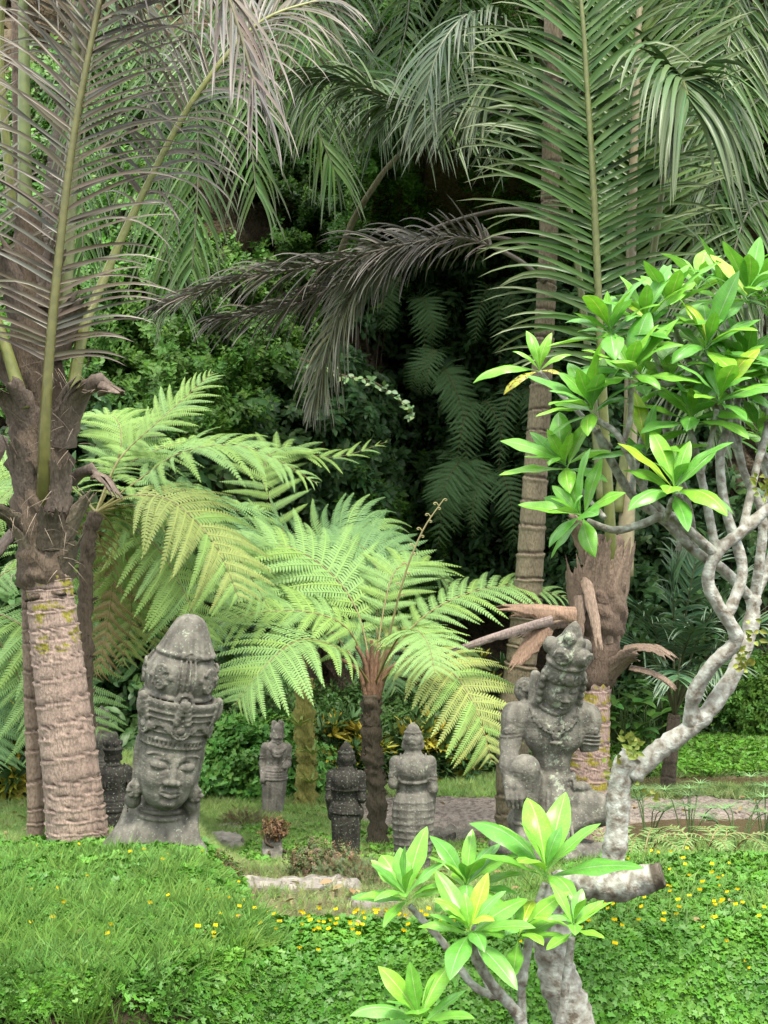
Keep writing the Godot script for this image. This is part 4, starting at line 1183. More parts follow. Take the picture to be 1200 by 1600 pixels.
	obj("trunk", fern_trunk(PackedVector3Array([base + Vector3(0, -0.1, 0), P(-45, 1100, 12.2), P(-40, 960, 12.2)]), 0.08, 0.07, Color(0.085, 0.068, 0.05)), M.fibre, t)
	f = [
		[[[-40, 960, 12.2], [0, 900, 12.2], [50, 890, 12.2], [100, 930, 12.2], [150, 1000, 12.2]], "fern_0", 0.55, 2],
		[[[-40, 960, 12.2], [0, 960, 12.0], [50, 990, 11.8], [110, 1060, 11.7], [160, 1150, 11.6]], "fern_0", 0.62, 1],
		[[[-40, 960, 12.2], [-10, 990, 11.8], [20, 1040, 11.6], [50, 1110, 11.5], [70, 1180, 11.4]], "fern_0", 0.55, 1],
		[[[-40, 960, 12.2], [-50, 880, 12.3], [-20, 800, 12.4], [20, 740, 12.5], [50, 690, 12.6]], "fern_1", 0.5, 1],
		[[[-40, 960, 12.2], [-30, 1000, 11.9], [-20, 1060, 11.7], [-10, 1130, 11.6], [0, 1200, 11.5]], "fern_2", 0.5, 1]]
	for a in f: fern_frond(t, PP(a[0]), UPZ, 19, a[2] * 1.06, a[1], true, 0.18, a[3])

# ------------------------------------------------------------------ carved stone
class Carve:
	# a solid described by blended primitives, meshed as surface nets in the blocks that the surface crosses
	var kind := PackedInt32Array()
	var pa: Array[Vector3] = []
	var pb: Array[Vector3] = []
	var r1 := PackedFloat32Array()
	var r2 := PackedFloat32Array()
	var kk := PackedFloat32Array()
	var cut := PackedInt32Array()
	var inv: Array[Transform3D] = []
	var tabs := []
	var bc: Array[Vector3] = []
	var br := PackedFloat32Array()
	var crust := 0.5                  # how much lichen grows: lower is more
	var middle := 0.0                 # more of it down the middle
	var lump := FastNoiseLite.new()
	var cur := Transform3D.IDENTITY   # frame in which the next primitives are given
	func add(k: int, a: Vector3, b: Vector3, ra: float, rb: float, blend: float, sub: int, iv: Transform3D, tab: Array, c: Vector3, r: float) -> void:
		kind.append(k); pa.append(a); pb.append(b); r1.append(ra); r2.append(rb); kk.append(maxf(blend, 0.0005)); cut.append(sub)
		inv.append(iv); tabs.append(tab); bc.append(c); br.append(r * (1.0 if k == 0 else cur.basis.get_scale().x) + blend)
	func cone(a: Vector3, b: Vector3, ra: float, rb: float, blend := 0.01, sub := 0) -> void:
		var A := cur * a
		var B := cur * b
		var sc := cur.basis.get_scale().x
		ra *= sc
		rb *= sc
		add(0, A, B, ra, rb, blend, sub, Transform3D.IDENTITY, [], (A + B) / 2, A.distance_to(B) / 2 + maxf(ra, rb))
	func ball(a: Vector3, r: Vector3, blend := 0.01, sub := 0, rot := Vector3.ZERO) -> void:
		var t := cur * Transform3D(Basis.from_euler(rot), a)
		add(1, r, r, 0, 0, blend, sub, t.affine_inverse(), [], t.origin, maxf(r.x, maxf(r.y, r.z)))
	func block(a: Vector3, h: Vector3, round := 0.01, blend := 0.01, sub := 0, rot := Vector3.ZERO) -> void:
		var t := cur * Transform3D(Basis.from_euler(rot), a)
		add(2, h - Vector3.ONE * round, h, round, 0, blend, sub, t.affine_inverse(), [], t.origin, h.length())
	func ring(a: Vector3, major: float, minor: float, blend := 0.005, sub := 0, rot := Vector3.ZERO, flat := 1.0) -> void:
		# ring round the local y axis; flat squeezes it in z
		var t := cur * Transform3D(Basis.from_euler(rot), a)
		add(3, Vector3(1, 1, flat), Vector3.ZERO, major, minor, blend, sub, t.affine_inverse(), [], t.origin, major * maxf(1.0, flat) + minor)
	func turn(a: Vector3, tab: Array, flat := 1.0, blend := 0.01, sub := 0, rot := Vector3.ZERO) -> void:
		# turned body: tab is [[y, radius], ...] from the bottom up, flat squeezes it in z
		var t := cur * Transform3D(Basis.from_euler(rot), a)
		var m := 0.0
		for e in tab: m = maxf(m, e[1])
		var y0: float = tab[0][0]
		var y1: float = tab[tab.size() - 1][0]
		add(4, Vector3(y0, y1, flat), Vector3.ZERO, 0, 0, blend, sub, t.affine_inverse(), tab, t * Vector3(0, (y0 + y1) / 2, 0), sqrt(pow((y1 - y0) / 2, 2) + m * m * maxf(1.0, flat * flat)))
	func curl(c: Vector3, r: float, thick: float, rot := Vector3.ZERO, hand := 1.0, turns := 1.6) -> void:
		# carved spiral on a disc that faces local z
		var b := Basis.from_euler(rot)
		var last := Vector3.INF
		for i in 15:
			var u := i / 14.0
			var a := u * TAU * turns
			var p := c + b * Vector3(cos(a) * r * (1.0 - 0.82 * u) * hand, sin(a) * r * (1.0 - 0.82 * u), 0)
			if last != Vector3.INF: cone(last, p, thick, thick, 0.004)
			last = p
	func one(i: int, p: Vector3) -> float:
		match kind[i]:
			0:
				var ab := pb[i] - pa[i]
				var t := clampf((p - pa[i]).dot(ab) / maxf(ab.length_squared(), 1e-9), 0.0, 1.0)
				return p.distance_to(pa[i] + ab * t) - lerpf(r1[i], r2[i], t)
			1:
				var q := inv[i] * p
				var k0 := (q / pa[i]).length()
				var k1 := (q / (pa[i] * pa[i])).length()
				return k0 * (k0 - 1.0) / maxf(k1, 1e-6)
			2:
				var q := (inv[i] * p).abs() - pa[i]
				return q.max(Vector3.ZERO).length() + minf(maxf(q.x, maxf(q.y, q.z)), 0.0) - r1[i]
			3:
				var q := inv[i] * p
				var l := sqrt(q.x * q.x + q.z * q.z / (pa[i].z * pa[i].z)) - r1[i]
				return sqrt(l * l + q.y * q.y) - r2[i]
			_:
				var q := inv[i] * p
				var tab: Array = tabs[i]
				var flat := pa[i].z
				var l := sqrt(q.x * q.x + q.z * q.z / (flat * flat))
				var y := clampf(q.y, pa[i].x, pa[i].y)
				var n := tab.size()
				var s := 0
				while s < n - 2 and tab[s + 1][0] < y: s += 1
				var y0: float = tab[s][0]
				var y1: float = tab[s + 1][0]
				var t := (y - y0) / (y1 - y0)
				var ra: float = tab[s][1]
				var rb: float = tab[s + 1][1]
				var r := cubic_interpolate(ra, rb, tab[maxi(s - 1, 0)][1], tab[mini(s + 2, n - 1)][1], t)
				var side := (l - r) * minf(1.0, flat) * 0.85
				return maxf(side, absf(q.y - (pa[i].x + pa[i].y) / 2) - (pa[i].y - pa[i].x) / 2)
	func at(p: Vector3, list: PackedInt32Array) -> float:
		var d := 1e3
		for i in list:
			var e := one(i, p)
			var k := kk[i]
			if cut[i]:
				e = -e
				var h := maxf(k - absf(d - e), 0.0) / k
				d = maxf(d, e) + h * h * k * 0.25
			else:
				var h := maxf(k - absf(d - e), 0.0) / k
				d = minf(d, e) - h * h * k * 0.25
		return d
	func lichen(p: Vector3) -> Color:
		# pale crusts with their own outline, more of them down the middle of the figure where middle > 0
		var n := 0.6 * lump.get_noise_3dv(p * 9.0) + 0.45 * lump.get_noise_3dv(p * 24.0) + 0.3 * lump.get_noise_3dv(p * 70.0)
		var m := middle * exp(-pow((p.x - 0.03) / 0.10, 2.0)) * smoothstep(-0.05, 0.15, p.z)
		if n + m > crust: return Color(0.86, 1.0, 0.86)
		var streak := lump.get_noise_3d(p.x * 16.0, p.y * 2.0, p.z * 16.0)
		var k := 0.4 * (1.0 + 0.55 * streak)
		return Color(k, k * 0.99, k * 0.96)
	func mesh(cell: float) -> ArrayMesh:
		lump.seed = 3
		lump.frequency = 1.0
		var lo := Vector3.INF
		var hi := -Vector3.INF
		for i in bc.size():
			if cut[i]: continue
			lo = lo.min(bc[i] - Vector3.ONE * br[i])
			hi = hi.max(bc[i] + Vector3.ONE * br[i])
		lo -= Vector3.ONE * cell * 2
		var B := 5
		var bs := cell * B
		var half := bs * 0.8661
		var nb := Vector3i(((hi - lo) / bs).ceil()) + Vector3i.ONE
		var verts := PackedVector3Array()
		var ids := {}
		var fields := {}
		var near := {}
		for bz in nb.z:
			for by in nb.y:
				for bx in nb.x:
					var o := lo + Vector3(bx, by, bz) * bs
					var c := o + Vector3.ONE * bs * 0.5
					var sk := Vector3i(bx / 4, by / 4, bz / 4)
					if not near.has(sk):
						var sc := lo + (Vector3(sk) * 4.0 + Vector3.ONE * 2.0) * bs
						var sl := PackedInt32Array()
						for i in bc.size():
							if bc[i].distance_to(sc) < br[i] + half * 4.0 + cell: sl.append(i)
						near[sk] = sl
					var list := PackedInt32Array()
					var own := PackedFloat32Array()
					var least := 1e3
					for i in near[sk]:
						if bc[i].distance_to(c) < br[i] + half + cell:
							list.append(i)
							var e := one(i, c)
							own.append(e)
							if not cut[i]: least = minf(least, e)
					if least > half * 1.5 + 0.02: continue
					# keep only what can shape the surface inside this block
					var kept := PackedInt32Array()
					for i in list.size():
						var j := list[i]
						if cut[j]:
							if own[i] < half * 1.3 + kk[j]: kept.append(j)
						elif own[i] < least + half * 2.3 + kk[j]: kept.append(j)
					list = kept
					if list.is_empty() or absf(at(c, list)) > half * 1.35: continue
					var f := PackedFloat32Array()
					f.resize((B + 1) * (B + 1) * (B + 1))
					var n := 0
					var neg := 0
					for z in B + 1:
						for y in B + 1:
							for x in B + 1:
								var e := at(o + Vector3(x, y, z) * cell, list)
								f[n] = e
								if e < 0.0: neg += 1
								n += 1
					if neg == 0 or neg == n: continue
					var S := B + 1
					for z in B:
						for y in B:
							for x in B:
								var q := (z * S + y) * S + x
								var cs := [f[q], f[q + 1], f[q + S], f[q + S + 1], f[q + S * S], f[q + S * S + 1], f[q + S * S + S], f[q + S * S + S + 1]]
								var mask := 0
								for k in 8:
									if cs[k] < 0.0: mask |= 1 << k
								if mask == 0 or mask == 255: continue
								var sum := Vector3.ZERO
								var cnt := 0
								for k in 8:
									for ax in 3:
										if k & (1 << ax): continue
										var k2: int = k | (1 << ax)
										var d0: float = cs[k]
										var d1: float = cs[k2]
										if (d0 < 0.0) == (d1 < 0.0): continue
										var p := Vector3(k & 1, (k >> 1) & 1, (k >> 2) & 1)
										p[ax] = d0 / (d0 - d1)
										sum += p
										cnt += 1
								ids[Vector3i(bx * B + x, by * B + y, bz * B + z)] = verts.size()
								verts.append(o + (Vector3(x, y, z) + sum / cnt) * cell)
					fields[Vector3i(bx, by, bz)] = f
		var mb := MB.new()
		mb.v = verts
		mb.c.resize(verts.size())
		mb.c.fill(Color.WHITE)
		for i in verts.size(): mb.c[i] = lichen(verts[i])
		mb.uv.resize(verts.size())
		var S := B + 1
		for key in fields:
			var f: PackedFloat32Array = fields[key]
			for z in B:
				for y in B:
					for x in B:
						var q := (z * S + y) * S + x
						var d0 := f[q]
						var g: Vector3i = Vector3i(key) * B + Vector3i(x, y, z)
						for ax in 3:
							var d1 := f[q + [1, S, S * S][ax]]
							if (d0 < 0.0) == (d1 < 0.0): continue
							var u := Vector3i.ZERO
							var v := Vector3i.ZERO
							u[(ax + 1) % 3] = 1
							v[(ax + 2) % 3] = 1
							var a: int = ids.get(g - u - v, -1)
							var b: int = ids.get(g - v, -1)
							var c: int = ids.get(g, -1)
							var e: int = ids.get(g - u, -1)
							if a < 0 or b < 0 or c < 0 or e < 0: continue
							if d0 < 0.0: mb.quad(a, e, c, b)
							else: mb.quad(a, b, c, e)
		return mb.mesh()

var carve_jobs := []

func carve_job(i: int) -> void:
	carve_jobs[i].mesh = carve_jobs[i].carve.mesh(carve_jobs[i].cell)

func carve(called: String, c: Carve, cell: float, material: String, parent: Node3D) -> void:
	carve_jobs.append({"called": called, "carve": c, "cell": cell, "mat": material, "parent": parent, "mesh": null})

func V(x: float, y: float, z: float) -> Vector3:
	return Vector3(x, y, z)

func face(c: Carve, s: float) -> void:
	# face on a head of unit s = half the face width, origin between the eyes on the surface, z forward
	for k in [-1.0, 1.0]:
		# deep socket under a sharp brow arch
		c.ball(V(k * 0.46 * s, 0.03 * s, 0.12 * s), V(0.40, 0.23, 0.25) * s, 0.07 * s, 1, V(0, k * 0.35, k * -0.06))
		# heavy closed lid
		c.ball(V(k * 0.47 * s, -0.02 * s, -0.18 * s), V(0.33, 0.20, 0.24) * s, 0.02 * s, 0, V(0, k * 0.30, 0))
		var last := Vector3.INF
		for i in 9:
			var u := i / 8.0
			var p := V(k * (0.06 + 0.86 * u) * s, (0.17 + 0.27 * sin(PI * (0.08 + 0.72 * u))) * s, (0.035 - 0.05 * u - 0.36 * u * u) * s)
			if last != Vector3.INF: c.cone(last, p, 0.05 * s, 0.04 * s, 0.035 * s)
			last = p
		# lid slit and the line of the lower lid
		last = Vector3.INF
		for i in 9:
			var u := i / 8.0 * 2.0 - 1.0
			var p := V(k * (0.47 + 0.35 * u) * s, (-0.07 - 0.075 * (1.0 - u * u)) * s, (0.075 - 0.13 * u * u - 0.07 * u) * s)
			if last != Vector3.INF: c.cone(last, p, 0.035 * s, 0.035 * s, 0.01 * s, 1)
			last = p
		# nostril wing and cheek
		c.ball(V(k * 0.175 * s, -0.60 * s, 0.16 * s), V(0.13, 0.11, 0.14) * s, 0.05 * s)
		c.ball(V(k * 0.45 * s, -0.55 * s, -0.27 * s), V(0.36, 0.36, 0.30) * s, 0.20 * s)
		c.ball(V(k * 0.08 * s, -0.70 * s, 0.22 * s), V(0.06, 0.04, 0.07) * s, 0.02 * s, 1)
		# fold between cheek and mouth
		c.cone(V(k * 0.34 * s, -0.70 * s, 0.10 * s), V(k * 0.50 * s, -0.98 * s, 0.04 * s), 0.03 * s, 0.03 * s, 0.05 * s, 1)
	# nose
	c.cone(V(0, 0.20 * s, 0.02 * s), V(0, -0.46 * s, 0.22 * s), 0.085 * s, 0.125 * s, 0.06 * s)
	c.ball(V(0, -0.54 * s, 0.27 * s), V(0.145, 0.13, 0.14) * s, 0.05 * s)
	# lips
	for i in 6:
		for k in [-1.0, 1.0]:
			var u := i / 6.0
			var v := (i + 1) / 6.0
			var lx: float = k * 0.44 * s
			c.cone(V(lx * u, (-0.925 + 0.035 * sin(u * 5.0)) * s, (0.15 - 0.19 * u * u) * s), V(lx * v, (-0.925 + 0.035 * sin(v * 5.0)) * s, (0.15 - 0.19 * v * v) * s), 0.075 * s * (1.0 - 0.55 * u), 0.075 * s * (1.0 - 0.55 * v), 0.02 * s)
			c.cone(V(lx * u * 0.85, (-1.10 + 0.08 * u) * s, (0.14 - 0.18 * u * u) * s), V(lx * v * 0.85, (-1.10 + 0.08 * v) * s, (0.14 - 0.18 * v * v) * s), 0.10 * s * (1.0 - 0.5 * u), 0.10 * s * (1.0 - 0.5 * v), 0.02 * s)
	for k in [-1.0, 1.0]:
		c.cone(V(0, -1.005 * s, 0.24 * s), V(k * 0.46 * s, -0.955 * s, 0.02 * s), 0.03 * s, 0.022 * s, 0.008 * s, 1)
	c.cone(V(-0.16 * s, -1.235 * s, 0.14 * s), V(0.16 * s, -1.235 * s, 0.14 * s), 0.05 * s, 0.05 * s, 0.06 * s, 1)
	c.ball(V(0, -1.42 * s, -0.03 * s), V(0.26, 0.18, 0.20) * s, 0.12 * s)

func build_statues() -> void:
	big_head()
	kneeling()
	# standing figures
	standing(G(645, 10.0) + V(0, 0.03, 0), 1.02, PI + 0.06, 0.0, "stone", "brown-grey standing stone figure with ribbed wrap skirt seen from behind", 0)
	standing(G(541, 11.6) + V(0, 0.0, 0), 1.0, PI - 0.12, 0.0, "dark_stone", "blackened standing stone figure seen from behind beside the tree fern trunk", 1)
	standing(G(426, 15.5), 1.05, 0.25, -0.06, "pale_stone", "weathered standing stone figure with broken crown in front of the leafy mound", 2)
	standing(G(183, 10.9) + V(0, -0.2, 0), 0.92, -2.6, -0.03, "dark_stone", "small dark stone figure with curled crown behind the large stone head", 3)
	standing(G(160, 13.2) + V(0, -0.15, 0), 0.95, -2.8, 0.0, "pale_stone", "pale stone figure half hidden behind the thick palm trunk", 4)
	var task := WorkerThreadPool.add_group_task(carve_job, carve_jobs.size())
	WorkerThreadPool.wait_for_group_task_completion(task)
	for j in carve_jobs:
		var o := MeshInstance3D.new()
		o.name = j.called
		o.mesh = j.mesh
		o.material_override = M[j.mat]
		j.parent.add_child(o, true)

func big_head() -> void:
	var at := G(243, 9.15)
	at.y = P(243, 1318, 9.15).y
	var t := thing("stone_head_statue", at, "large stone head with tall bulbous crown and closed eyes beside the thick palm trunk", "statue")
	t.rotation.y = 0.10
	# the tilted frame: origin at the chin
	var tilt := Transform3D(Basis.from_euler(V(0.13, 0.20, -0.135)) * Basis.from_scale(V(1.08, 1.0, 1.08)), V(0.05, 0.275, 0.03))
	var b := Carve.new()
	# bust: shoulders and chest
	b.ball(V(-0.02, -0.10, -0.02), V(0.29, 0.26, 0.19), 0.05)
	b.cone(V(-0.02, 0.05, -0.05), V(-0.24, -0.06, -0.03), 0.13, 0.10, 0.10)
	b.cone(V(0.05, 0.05, -0.05), V(0.24, -0.08, -0.03), 0.13, 0.10, 0.10)
	b.cone(V(0.02, 0.08, -0.05), V(0.05, 0.36, -0.05), 0.135, 0.115, 0.05)
	b.ring(V(0.03, 0.185, -0.045), 0.142, 0.016, 0.008, 0, V(0.1, 0, -0.1))
	b.ring(V(0.035, 0.222, -0.045), 0.134, 0.014, 0.008, 0, V(0.1, 0, -0.1))
	b.cur = tilt
	# head
	b.ball(V(0, 0.28, 0.0), V(0.182, 0.30, 0.20), 0.02)
	b.ball(V(0, 0.16, 0.035), V(0.160, 0.155, 0.160), 0.05)
	b.ball(V(0, 0.07, 0.075), V(0.105, 0.085, 0.110), 0.06)
	b.turn(V(0, 0.30, -0.01), [[0.0, 0.175], [0.08, 0.182], [0.16, 0.188]], 1.02, 0.02)
	b.cur = tilt * Transform3D(Basis.IDENTITY, V(0.0, 0.285, 0.182))
	face(b, 0.168)
	b.cur = tilt
	# beading and band round the brow
	b.ring(V(0, 0.405, 0.0), 0.192, 0.010, 0.006)
	b.ring(V(0, 0.452, 0.0), 0.197, 0.010, 0.006)
	for i in 46:
		var a := TAU * i / 46.0
		b.cone(V(sin(a) * 0.194, 0.412, cos(a) * 0.194), V(sin(a) * 0.198, 0.446, cos(a) * 0.198), 0.0085, 0.0085, 0.003)
	# flared crown wall
	b.turn(V(0, 0, 0), [[0.39, 0.185], [0.46, 0.196], [0.56, 0.214], [0.64, 0.232], [0.685, 0.243], [0.70, 0.236]], 1.0, 0.01)
	b.turn(V(0, 0, 0), [[0.672, 0.20], [0.72, 0.218]], 1.0, 0.008, 1)
	for y in [0.50, 0.545, 0.59, 0.63]:
		b.ring(V(0, y, 0), 0.206 + (y - 0.5) * 0.2, 0.008, 0.006)
	# rosette, leaf and side medallions
	for a in [0.0, 1.15, -1.15, 2.4, -2.4]:
		var r := 0.218
		var q := V(sin(a) * r, 0.525, cos(a) * r)
		var rot := V(PI / 2, a, 0)
		b.ball(q, V(0.028, 0.024, 0.018), 0.006, 0, V(0, a, 0))
		b.ring(q, 0.036, 0.008, 0.004, 0, rot)
		b.ring(q, 0.054, 0.008, 0.004, 0, rot)
		for k in 5:
			var h := 0.055 + 0.030 * k
			var w := 0.034 - 0.006 * k
			for s in [-1.0, 1.0]:
				var e: float = a + s * w / r
				b.ball(V(sin(e) * (r + 0.012 + 0.004 * k), 0.525 + h, cos(e) * (r + 0.012 + 0.004 * k)), V(0.020, 0.026, 0.013), 0.006, 0, V(0, a, s * -0.5))
		for s in [-1.0, 1.0]:
			for k in 3:
				var e: float = a + s * (0.30 + 0.10 * k)
				b.curl(V(sin(e) * 0.214, 0.52 + 0.02 * k, cos(e) * 0.214), 0.026, 0.008, V(0, e, 0), s, 1.3)
	# flared points at the crown's corners
	for a in [-1.25, 1.25]:
		b.ball(V(sin(a) * 0.235, 0.655, cos(a) * 0.235), V(0.03, 0.075, 0.035), 0.02, 0, V(0, a, 0))
	# bulb
	b.turn(V(-0.012, 0, 0), [[0.66, 0.165], [0.71, 0.178], [0.76, 0.20], [0.83, 0.214], [0.89, 0.206], [0.94, 0.180], [0.98, 0.158]], 1.0, 0.008)
	b.ring(V(-0.012, 0.715, 0), 0.188, 0.016, 0.008)
	for a in [-0.55, 0.62, 1.9, -1.9]:
		for k in [-0.02, 0.02]:
			var l := Vector3.INF
			for i in 8:
				var y := 0.72 + 0.24 * i / 7.0
				var r := 0.182 + 0.040 * sin(PI * (i / 7.0))
				var p := V(-0.012 + sin(a * 0.25 + k * 4.0) * r, y, cos(a * 0.25 + k * 4.0) * r) if absf(a) < 1.0 else V(-0.012 + sin(a + k * 4.0) * r, y, cos(a + k * 4.0) * r)
				if l != Vector3.INF: b.cone(l, p, 0.008, 0.008, 0.005)
				l = p
	for a in [-0.75, 0.75, -1.7, 1.7]:
		for k in [[0.80, 0.045, 1.0], [0.885, 0.04, -1.0]]:
			var r: float = 0.213
			b.curl(V(-0.012 + sin(a) * r, k[0], cos(a) * r), k[1], 0.011, V(0, a, 0), k[2] * signf(a), 1.7)
		for k in 4:
			var e: float = a + (k - 1.5) * 0.22
			b.ball(V(-0.012 + sin(e) * 0.212, 0.845, cos(e) * 0.212), V(0.018, 0.018, 0.014), 0.006)
	# leaf at the front foot of the bulb
	b.ball(V(0.0, 0.70, 0.20), V(0.06, 0.075, 0.025), 0.006)
	b.ball(V(0.0, 0.695, 0.216), V(0.038, 0.05, 0.018), 0.004, 1)
	b.ball(V(0.0, 0.69, 0.212), V(0.026, 0.042, 0.018), 0.004)
	# cord and ribbed bud
	b.turn(V(0, 0, 0), [[0.95, 0.15], [1.0, 0.160], [1.06, 0.142], [1.12, 0.120], [1.175, 0.096], [1.21, 0.070], [1.23, 0.035]], 1.0, 0.01)
	b.ring(V(0, 0.985, 0), 0.164, 0.017, 0.006)
	b.ring(V(0.0, 0.99, 0.168), 0.024, 0.009, 0.004, 0, V(PI / 2, 0, 0))
	b.ball(V(-0.04, 0.995, 0.168), V(0.022, 0.026, 0.016), 0.006)
	b.ball(V(0.04, 0.985, 0.168), V(0.022, 0.026, 0.016), 0.006)
	for i in 24:
		var a := TAU * i / 24.0
		b.cone(V(sin(a) * 0.158, 1.005, cos(a) * 0.158), V(sin(a) * 0.075, 1.19, cos(a) * 0.075), 0.011, 0.006, 0.010)
	# ears, lobes and flower ear-plugs
	for s in [-1.0, 1.0]:
		b.ball(V(s * 0.185, 0.36, -0.02), V(0.025, 0.075, 0.05), 0.01)
		b.cone(V(s * 0.188, 0.32, -0.02), V(s * 0.165, 0.10, 0.0), 0.026, 0.032, 0.012)
		b.ball(V(s * 0.178, 0.075, 0.02), V(0.048, 0.055, 0.048), 0.01)
		for k in 6:
			var a := TAU * k / 6.0
			b.ball(V(s * 0.185 + cos(a) * 0.032, 0.075 + sin(a) * 0.036, 0.052), V(0.018, 0.018, 0.014), 0.005)
		b.ball(V(s * 0.175, 0.0, 0.0), V(0.05, 0.06, 0.05), 0.02)
	# hair falling on the shoulders
	b.cur = Transform3D.IDENTITY
	b.cone(V(-0.14, 0.26, -0.10), V(-0.20, 0.04, -0.02), 0.05, 0.06, 0.06)
	b.cone(V(0.24, 0.24, -0.10), V(0.22, 0.05, -0.02), 0.05, 0.06, 0.06)
	b.crust = 0.45
	b.middle = 0.0
	carve("carved_body", b, 0.0072, "stone", t)

func beads(c: Carve, pts: Array, n: int, r: float) -> void:
	var pv := PackedVector3Array()
	for p in pts: pv.append(p)
	for p in smooth_path(pv, n): c.ball(p, V(r, r, r), 0.003)

func kneeling() -> void:
	var D := 10.7
	var at := G(861, D)
	at.y = P(861, 1308, D).y
	var t := thing("kneeling_statue", at, "kneeling stone figure with broken arm and pale green lichen in front of the palm sheaths", "statue")
	var c := Carve.new()
	# torso (x right in the picture, z towards the viewer)
	c.turn(V(0.005, 0, -0.02), [[0.36, 0.18], [0.44, 0.150], [0.53, 0.132], [0.62, 0.148], [0.72, 0.185], [0.82, 0.212], [0.90, 0.225], [0.97, 0.185], [1.03, 0.12], [1.08, 0.09]], 0.66, 0.03, 0, V(0.06, 0, 0.0))
	c.ball(V(-0.095, 0.76, 0.075), V(0.105, 0.095, 0.065), 0.06)
	c.ball(V(0.115, 0.76, 0.075), V(0.105, 0.095, 0.065), 0.06)
	c.ball(V(0.01, 0.56, 0.055), V(0.085, 0.09, 0.055), 0.05)
	c.ball(V(0.01, 0.52, 0.133), V(0.01, 0.012, 0.01), 0.006, 1)
	# shoulders and arms
	c.cone(V(-0.19, 0.93, -0.02), V(-0.28, 0.89, -0.01), 0.10, 0.092, 0.05)
	c.cone(V(-0.285, 0.93, -0.01), V(-0.315, 0.70, 0.02), 0.090, 0.076, 0.04)
	c.cone(V(-0.315, 0.70, 0.02), V(-0.335, 0.56, 0.14), 0.078, 0.068, 0.03)
	c.cone(V(-0.335, 0.57, 0.13), V(-0.335, 0.44, 0.22), 0.07, 0.055, 0.03)
	c.cone(V(0.20, 0.93, -0.02), V(0.28, 0.88, -0.01), 0.10, 0.092, 0.05)
	c.cone(V(0.28, 0.92, -0.01), V(0.285, 0.68, 0.0), 0.090, 0.074, 0.04)
	c.block(V(0.285, 0.56, 0.0), V(0.12, 0.09, 0.12), 0.01, 0.004, 1, V(0, 0, 0.1))
	for s in [-1.0, 1.0]:
		var x: float = -0.307 if s < 0 else 0.285
		for k in 3:
			c.ring(V(x, 0.77 - 0.03 * k, 0.005), 0.084 - 0.002 * k, 0.009, 0.004, 0, V(0, 0, -0.1 * s))
		c.ball(V(x, 0.815, 0.085), V(0.032, 0.045, 0.016), 0.006)
		for k in [-1.0, 1.0]: c.curl(V(x + k * 0.042, 0.805, 0.078), 0.024, 0.007, V(0, k * 0.5, 0), k, 1.4)
	# hand over the raised knee with fingers hanging
	c.ball(V(-0.325, 0.43, 0.25), V(0.062, 0.058, 0.075), 0.03)
	for k in 4:
		var x := -0.372 + 0.032 * k
		c.cone(V(x, 0.42, 0.30), V(x + 0.008, 0.345, 0.335), 0.018, 0.017, 0.008)
		c.cone(V(x + 0.008, 0.345, 0.335), V(x + 0.016, 0.275 + 0.012 * absf(k - 1.5), 0.325), 0.017, 0.013, 0.006)
	c.cone(V(-0.275, 0.42, 0.29), V(-0.245, 0.35, 0.325), 0.018, 0.014, 0.008)
	# raised leg
	c.cone(V(-0.12, 0.30, 0.0), V(-0.235, 0.535, 0.20), 0.13, 0.10, 0.04)
	c.cone(V(-0.225, 0.53, 0.21), V(-0.215, 0.14, 0.20), 0.108, 0.082, 0.04)
	c.ball(V(-0.22, 0.56, 0.235), V(0.098, 0.095, 0.085), 0.04)
	c.cone(V(-0.215, 0.09, 0.18), V(-0.25, 0.04, 0.33), 0.07, 0.05, 0.04)
	for k in 5: c.cone(V(-0.29 + 0.022 * k, 0.035, 0.34), V(-0.30 + 0.024 * k, 0.025, 0.385), 0.016, 0.014, 0.006)
	c.ring(V(-0.215, 0.15, 0.19), 0.088, 0.016, 0.006)
	c.ring(V(-0.215, 0.185, 0.19), 0.086, 0.010, 0.006)
	# folded leg lying on the ground
	c.cone(V(0.10, 0.29, 0.02), V(0.345, 0.24, 0.12), 0.135, 0.115, 0.05)
	c.cone(V(0.345, 0.21, 0.12), V(0.08, 0.13, 0.20), 0.105, 0.075, 0.04)
	c.cone(V(0.08, 0.12, 0.21), V(-0.02, 0.09, 0.24), 0.07, 0.05, 0.03)
	# broken hand left resting on the thigh
	c.ball(V(0.205, 0.395, 0.10), V(0.085, 0.042, 0.06), 0.012, 0, V(0, 0.2, -0.15))
	c.ring(V(0.15, 0.40, 0.10), 0.045, 0.012, 0.006, 0, V(0, 0, PI / 2))
	# hip cloth, belt and drape
	c.ring(V(0.0, 0.46, 0.0), 0.165, 0.022, 0.01, 0, V(0.15, 0, 0.05), 0.8)
	c.ring(V(0.0, 0.425, 0.0), 0.172, 0.016, 0.008, 0, V(0.15, 0, 0.05), 0.8)
	c.ball(V(0.01, 0.44, 0.145), V(0.055, 0.04, 0.03), 0.012)
	c.cone(V(0.01, 0.42, 0.13), V(0.02, 0.05, 0.25), 0.075, 0.095, 0.04)
	c.cone(V(-0.05, 0.40, 0.12), V(-0.07, 0.08, 0.22), 0.05, 0.07, 0.03)
	for k in 5: c.cone(V(-0.05 + 0.032 * k, 0.38, 0.19), V(-0.08 + 0.05 * k, 0.05, 0.325), 0.010, 0.014, 0.010)
	c.ball(V(0.0, 0.13, 0.0), V(0.34, 0.17, 0.22), 0.05)
	# rough plinth
	c.ball(V(0.0, -0.09, 0.06), V(0.40, 0.10, 0.30), 0.03)
	for k in 9: c.ball(V(-0.32 + 0.08 * k, -0.05 - 0.02 * (k % 2), 0.26 + 0.05 * sin(k * 2.1)), V(0.08, 0.06, 0.07), 0.02)
	c.crust = 0.50
	c.middle = 0.36
